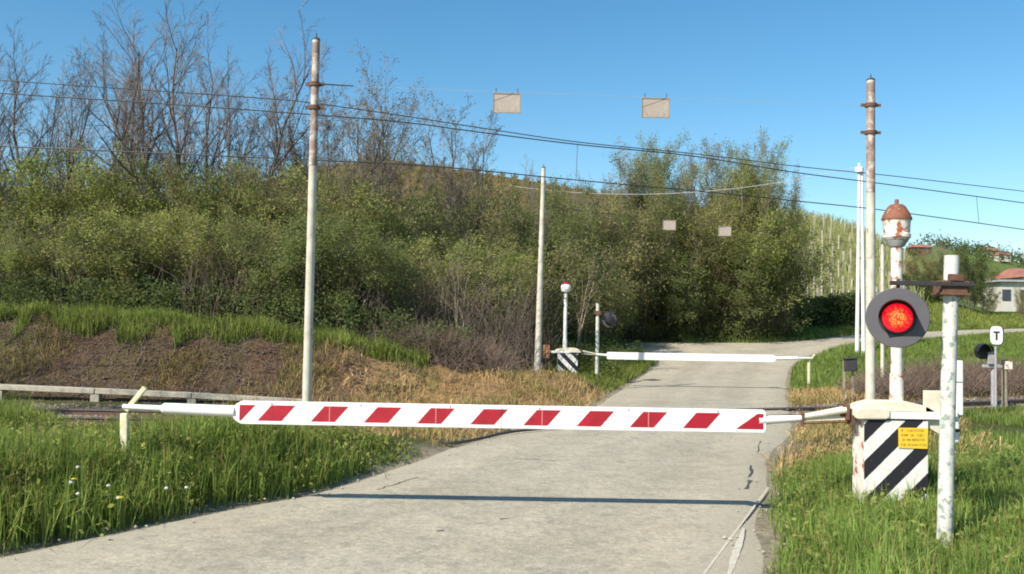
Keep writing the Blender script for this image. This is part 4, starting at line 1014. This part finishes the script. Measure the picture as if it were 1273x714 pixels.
# green between and beyond
X, Y = scatter(-1, 7, 26, 45, 60000); d = road_dist(X, Y); nz = sm_noise(X, Y, 1.2, 58); s = Y - track_y(X)
k = (d > .15) & (s > 5.0 + .7 * nz) & (rg.rand(len(X)) < .8)
blades('far_left_grass', X[k], Y[k], .16, .42, .022, M['grass_far'], 7, 'green grass left of the road around the far barrier', hmod=.45 + .55 * sst(29.5, 32, Y[k]))
X, Y = scatter(7, 30, 28, 60, 150000); d = road_dist(X, Y); s = Y - track_y(X)
k = (d > .15) & (s > 4.2) & (X / Y < .66) & ((X > 8.5)); 
blades('far_right_grass', X[k], Y[k], .12, .34, .026, M['grass_far'], 8, 'green grass on the rise right of the road beyond the track')
X, Y = scatter(24, 60, 50, 75, 60000); k = (X / Y < .64) & (X / Y > .40) & (road_dist(X, Y) > .3)
blades('field_grass', X[k], Y[k], .15, .40, .05, M['grass_far'], 9, 'green field grass at the far right')

# dandelions in the left verge
M['clock'] = simple('dandelion_clock', (.62, .62, .56), .9, .2, 30); M['petal'] = simple('dandelion_petal', (.75, .60, .03), .8, .2, 30); M['stem'] = simple('flower_stem', (.16, .24, .06), .8)
fl = [(92, 596, 1), (97, 581, 0), (88, 600, 0), (150, 619, 1), (147, 619, 0), (135, 604, 0), (97, 614, 0), (54, 549, 0), (207, 607, 0), (23, 614, 0), (232, 606, 0), (1103, 548, 1)]
for i, (px, py, ye) in enumerate(fl):
    Y = 10.0 if px < 300 else 9.6
    P_ = at(px, py, Y)
    for _ in range(20):
        gz = float(hgt(np.array([P_.x]), np.array([Y]))[0])
        if P_.z - gz > .30: break
        Y -= .10; P_ = at(px, py, Y)
    hgt_ = max(.12, P_.z - gz) 
    t = thing('dandelion', (P_.x, Y, gz), ('yellow dandelion flower in the tall verge grass' if ye else 'white dandelion seed head in the left verge grass'), 'flower', 'yellow dandelions in the verges' if ye else 'dandelion seed heads in the verge')
    MB().tube((0, 0, 0), (0, 0, hgt_), .003, n=5).build('stem', M['stem'], t)
    MB().lathe((0, 0, hgt_), [(.004, -.014), (.014, -.010), (.019, 0), (.014, .010), (.004, .014)] if not ye else [(.006, -.01), (.022, -.002), (.026, .006), (.008, .012)], 10).build('flower_head', M['petal'] if ye else M['clock'], t, smooth=True)

# ------------------------------------------------------------------ right background: trees, houses
for tp_, px, py, Y, lb, wd in (('field2', 1150, 312, 72, 'brownish half bare tree left of the signal post behind the field', 1.15), ('multi0', 1166, 292, 74, 'bare twiggy tree rising behind the brownish tree in the field', .8), ('field1', 1185, 312, 73, 'green tree directly behind the signal post in the far field', 1.1),
                    ('field0', 1206, 308, 71, 'large dark green tree right of the signal post in the far field', .95), ('field0', 1140, 335, 70, 'dark low bush behind the red lamp at the field edge', 1.1), ('field1', 1226, 352, 70, 'rounded green bush just left of the far white house', .7),
                    ('field2', 1272, 352, 66, 'olive bush at the right frame edge in front of the house', .6), ('field1', 1120, 338, 72, 'mid green bush left of the brownish tree beyond the field', 1.0)):
    P_ = at(px, py, Y); z0 = float(hgt(np.array([P_.x]), np.array([Y]))[0]); place(T[tp_], P_.x, Y, P_.z - z0, 'field_tree', lb, 'tree', 'trees beyond the right field', rr.uniform(0, 6.28), wd)
M['plaster'] = simple('plaster', (.55, .52, .47), .9, .1, 1); M['tiles'] = simple('roof_tiles', (.33, .14, .10), .9, .3, 1); M['slate'] = simple('grey_roof', (.36, .37, .40), .8, .15, 1); M['pane'] = simple('window_pane', (.05, .06, .08), .3, .2, 1)
def house(loc, w_, d_, h_, rh, label, wall, roof, rz=0, flat=False):
    t = thing('house', loc, label, 'house', None, rz)
    wl = MB().box((0, 0, h_ / 2), (w_, d_, h_)).build('wall', M[wall], t)
    if flat: MB().box((0, 0, h_ + .1), (w_ + .9, d_ + .9, .2)).build('roof', M[roof], t)
    else: MB().add([(-w_ / 2 - .4, -d_ / 2 - .4, h_), (w_ / 2 + .4, -d_ / 2 - .4, h_), (w_ / 2 + .4, d_ / 2 + .4, h_), (-w_ / 2 - .4, d_ / 2 + .4, h_), (-w_ / 2 + .5, 0, h_ + rh), (w_ / 2 - .5, 0, h_ + rh)],
             [(0, 1, 5, 4), (1, 2, 5), (2, 3, 4, 5), (3, 0, 4), (3, 2, 1, 0)]).build('roof', M[roof], t)
    for x in np.linspace(-w_ * .32, w_ * .32, max(2, int(w_ / 3))):
        MB().box((x, -d_ / 2 - .02, h_ * .55), (.9, .06, 1.2)).build('window', M['pane'], t)
    return t
P_ = at(1247, 385, 100); g0 = float(hgt(np.array([P_.x]), np.array([100.]))[0])
top_ = at(1247, 352, 100).z
house((P_.x, 100, g0), 3.0, 5, top_ - g0, 0, 'low pale house wing with flat grey roof at the right edge', 'plaster', 'slate', 0, True)
P_ = at(1268, 385, 108); g0 = float(hgt(np.array([P_.x]), np.array([108.]))[0]); e_ = at(1268, 347, 108).z; t_ = at(1268, 334, 108).z
house((P_.x + 1.6, 108, g0), 6.5, 7, e_ - g0, t_ - e_, 'house with red tiled roof at the right edge behind the pale wing', 'plaster', 'tiles')
for px, py, lb, w_ in ((1231, 316, 'tiny white house on the far hill ridge, left one of two', 5.5), (1246, 321, 'tiny white house on the far hill ridge, right one of two', 3.6), (1143, 312, 'tiny reddish house on the hill line left of the signal post', 7)):
    a0 = at(px, py, 1.0)
    Ys = np.linspace(200, 480, 300); hz2 = hgt(a0.x * Ys, Ys); zl_ = EYE + (a0.z - EYE) * Ys
    hit = np.where(hz2 >= zl_ - 1.5)[0]; Y = float(Ys[hit[0]]) if len(hit) else 395.
    house((a0.x * Y, Y, float(hgt(np.array([a0.x * Y]), np.array([Y]))[0])), w_, 5, 2.6, 1.2, lb, 'plaster' if 'white' in lb else 'rust', 'tiles')
# wooded clumps on the far hill
rg = np.random.RandomState(9); f = rg.uniform(.36, .66, 90); Yc = rg.uniform(330, 430, 90); cl_ = np.stack([f * Yc, Yc, np.zeros(90)], -1); cl_[:, 2] = hgt(cl_[:, 0], cl_[:, 1]) + 2.0
V, Q_ = leaves_np(rg, cl_, .5, 130, 1.5)
tag(link('hill_woods', npmesh('hill_woods', V, Q_, mats=[M['leaf_c']])), 'dark clumps of trees on the far green hill', 'woods', kind='stuff')
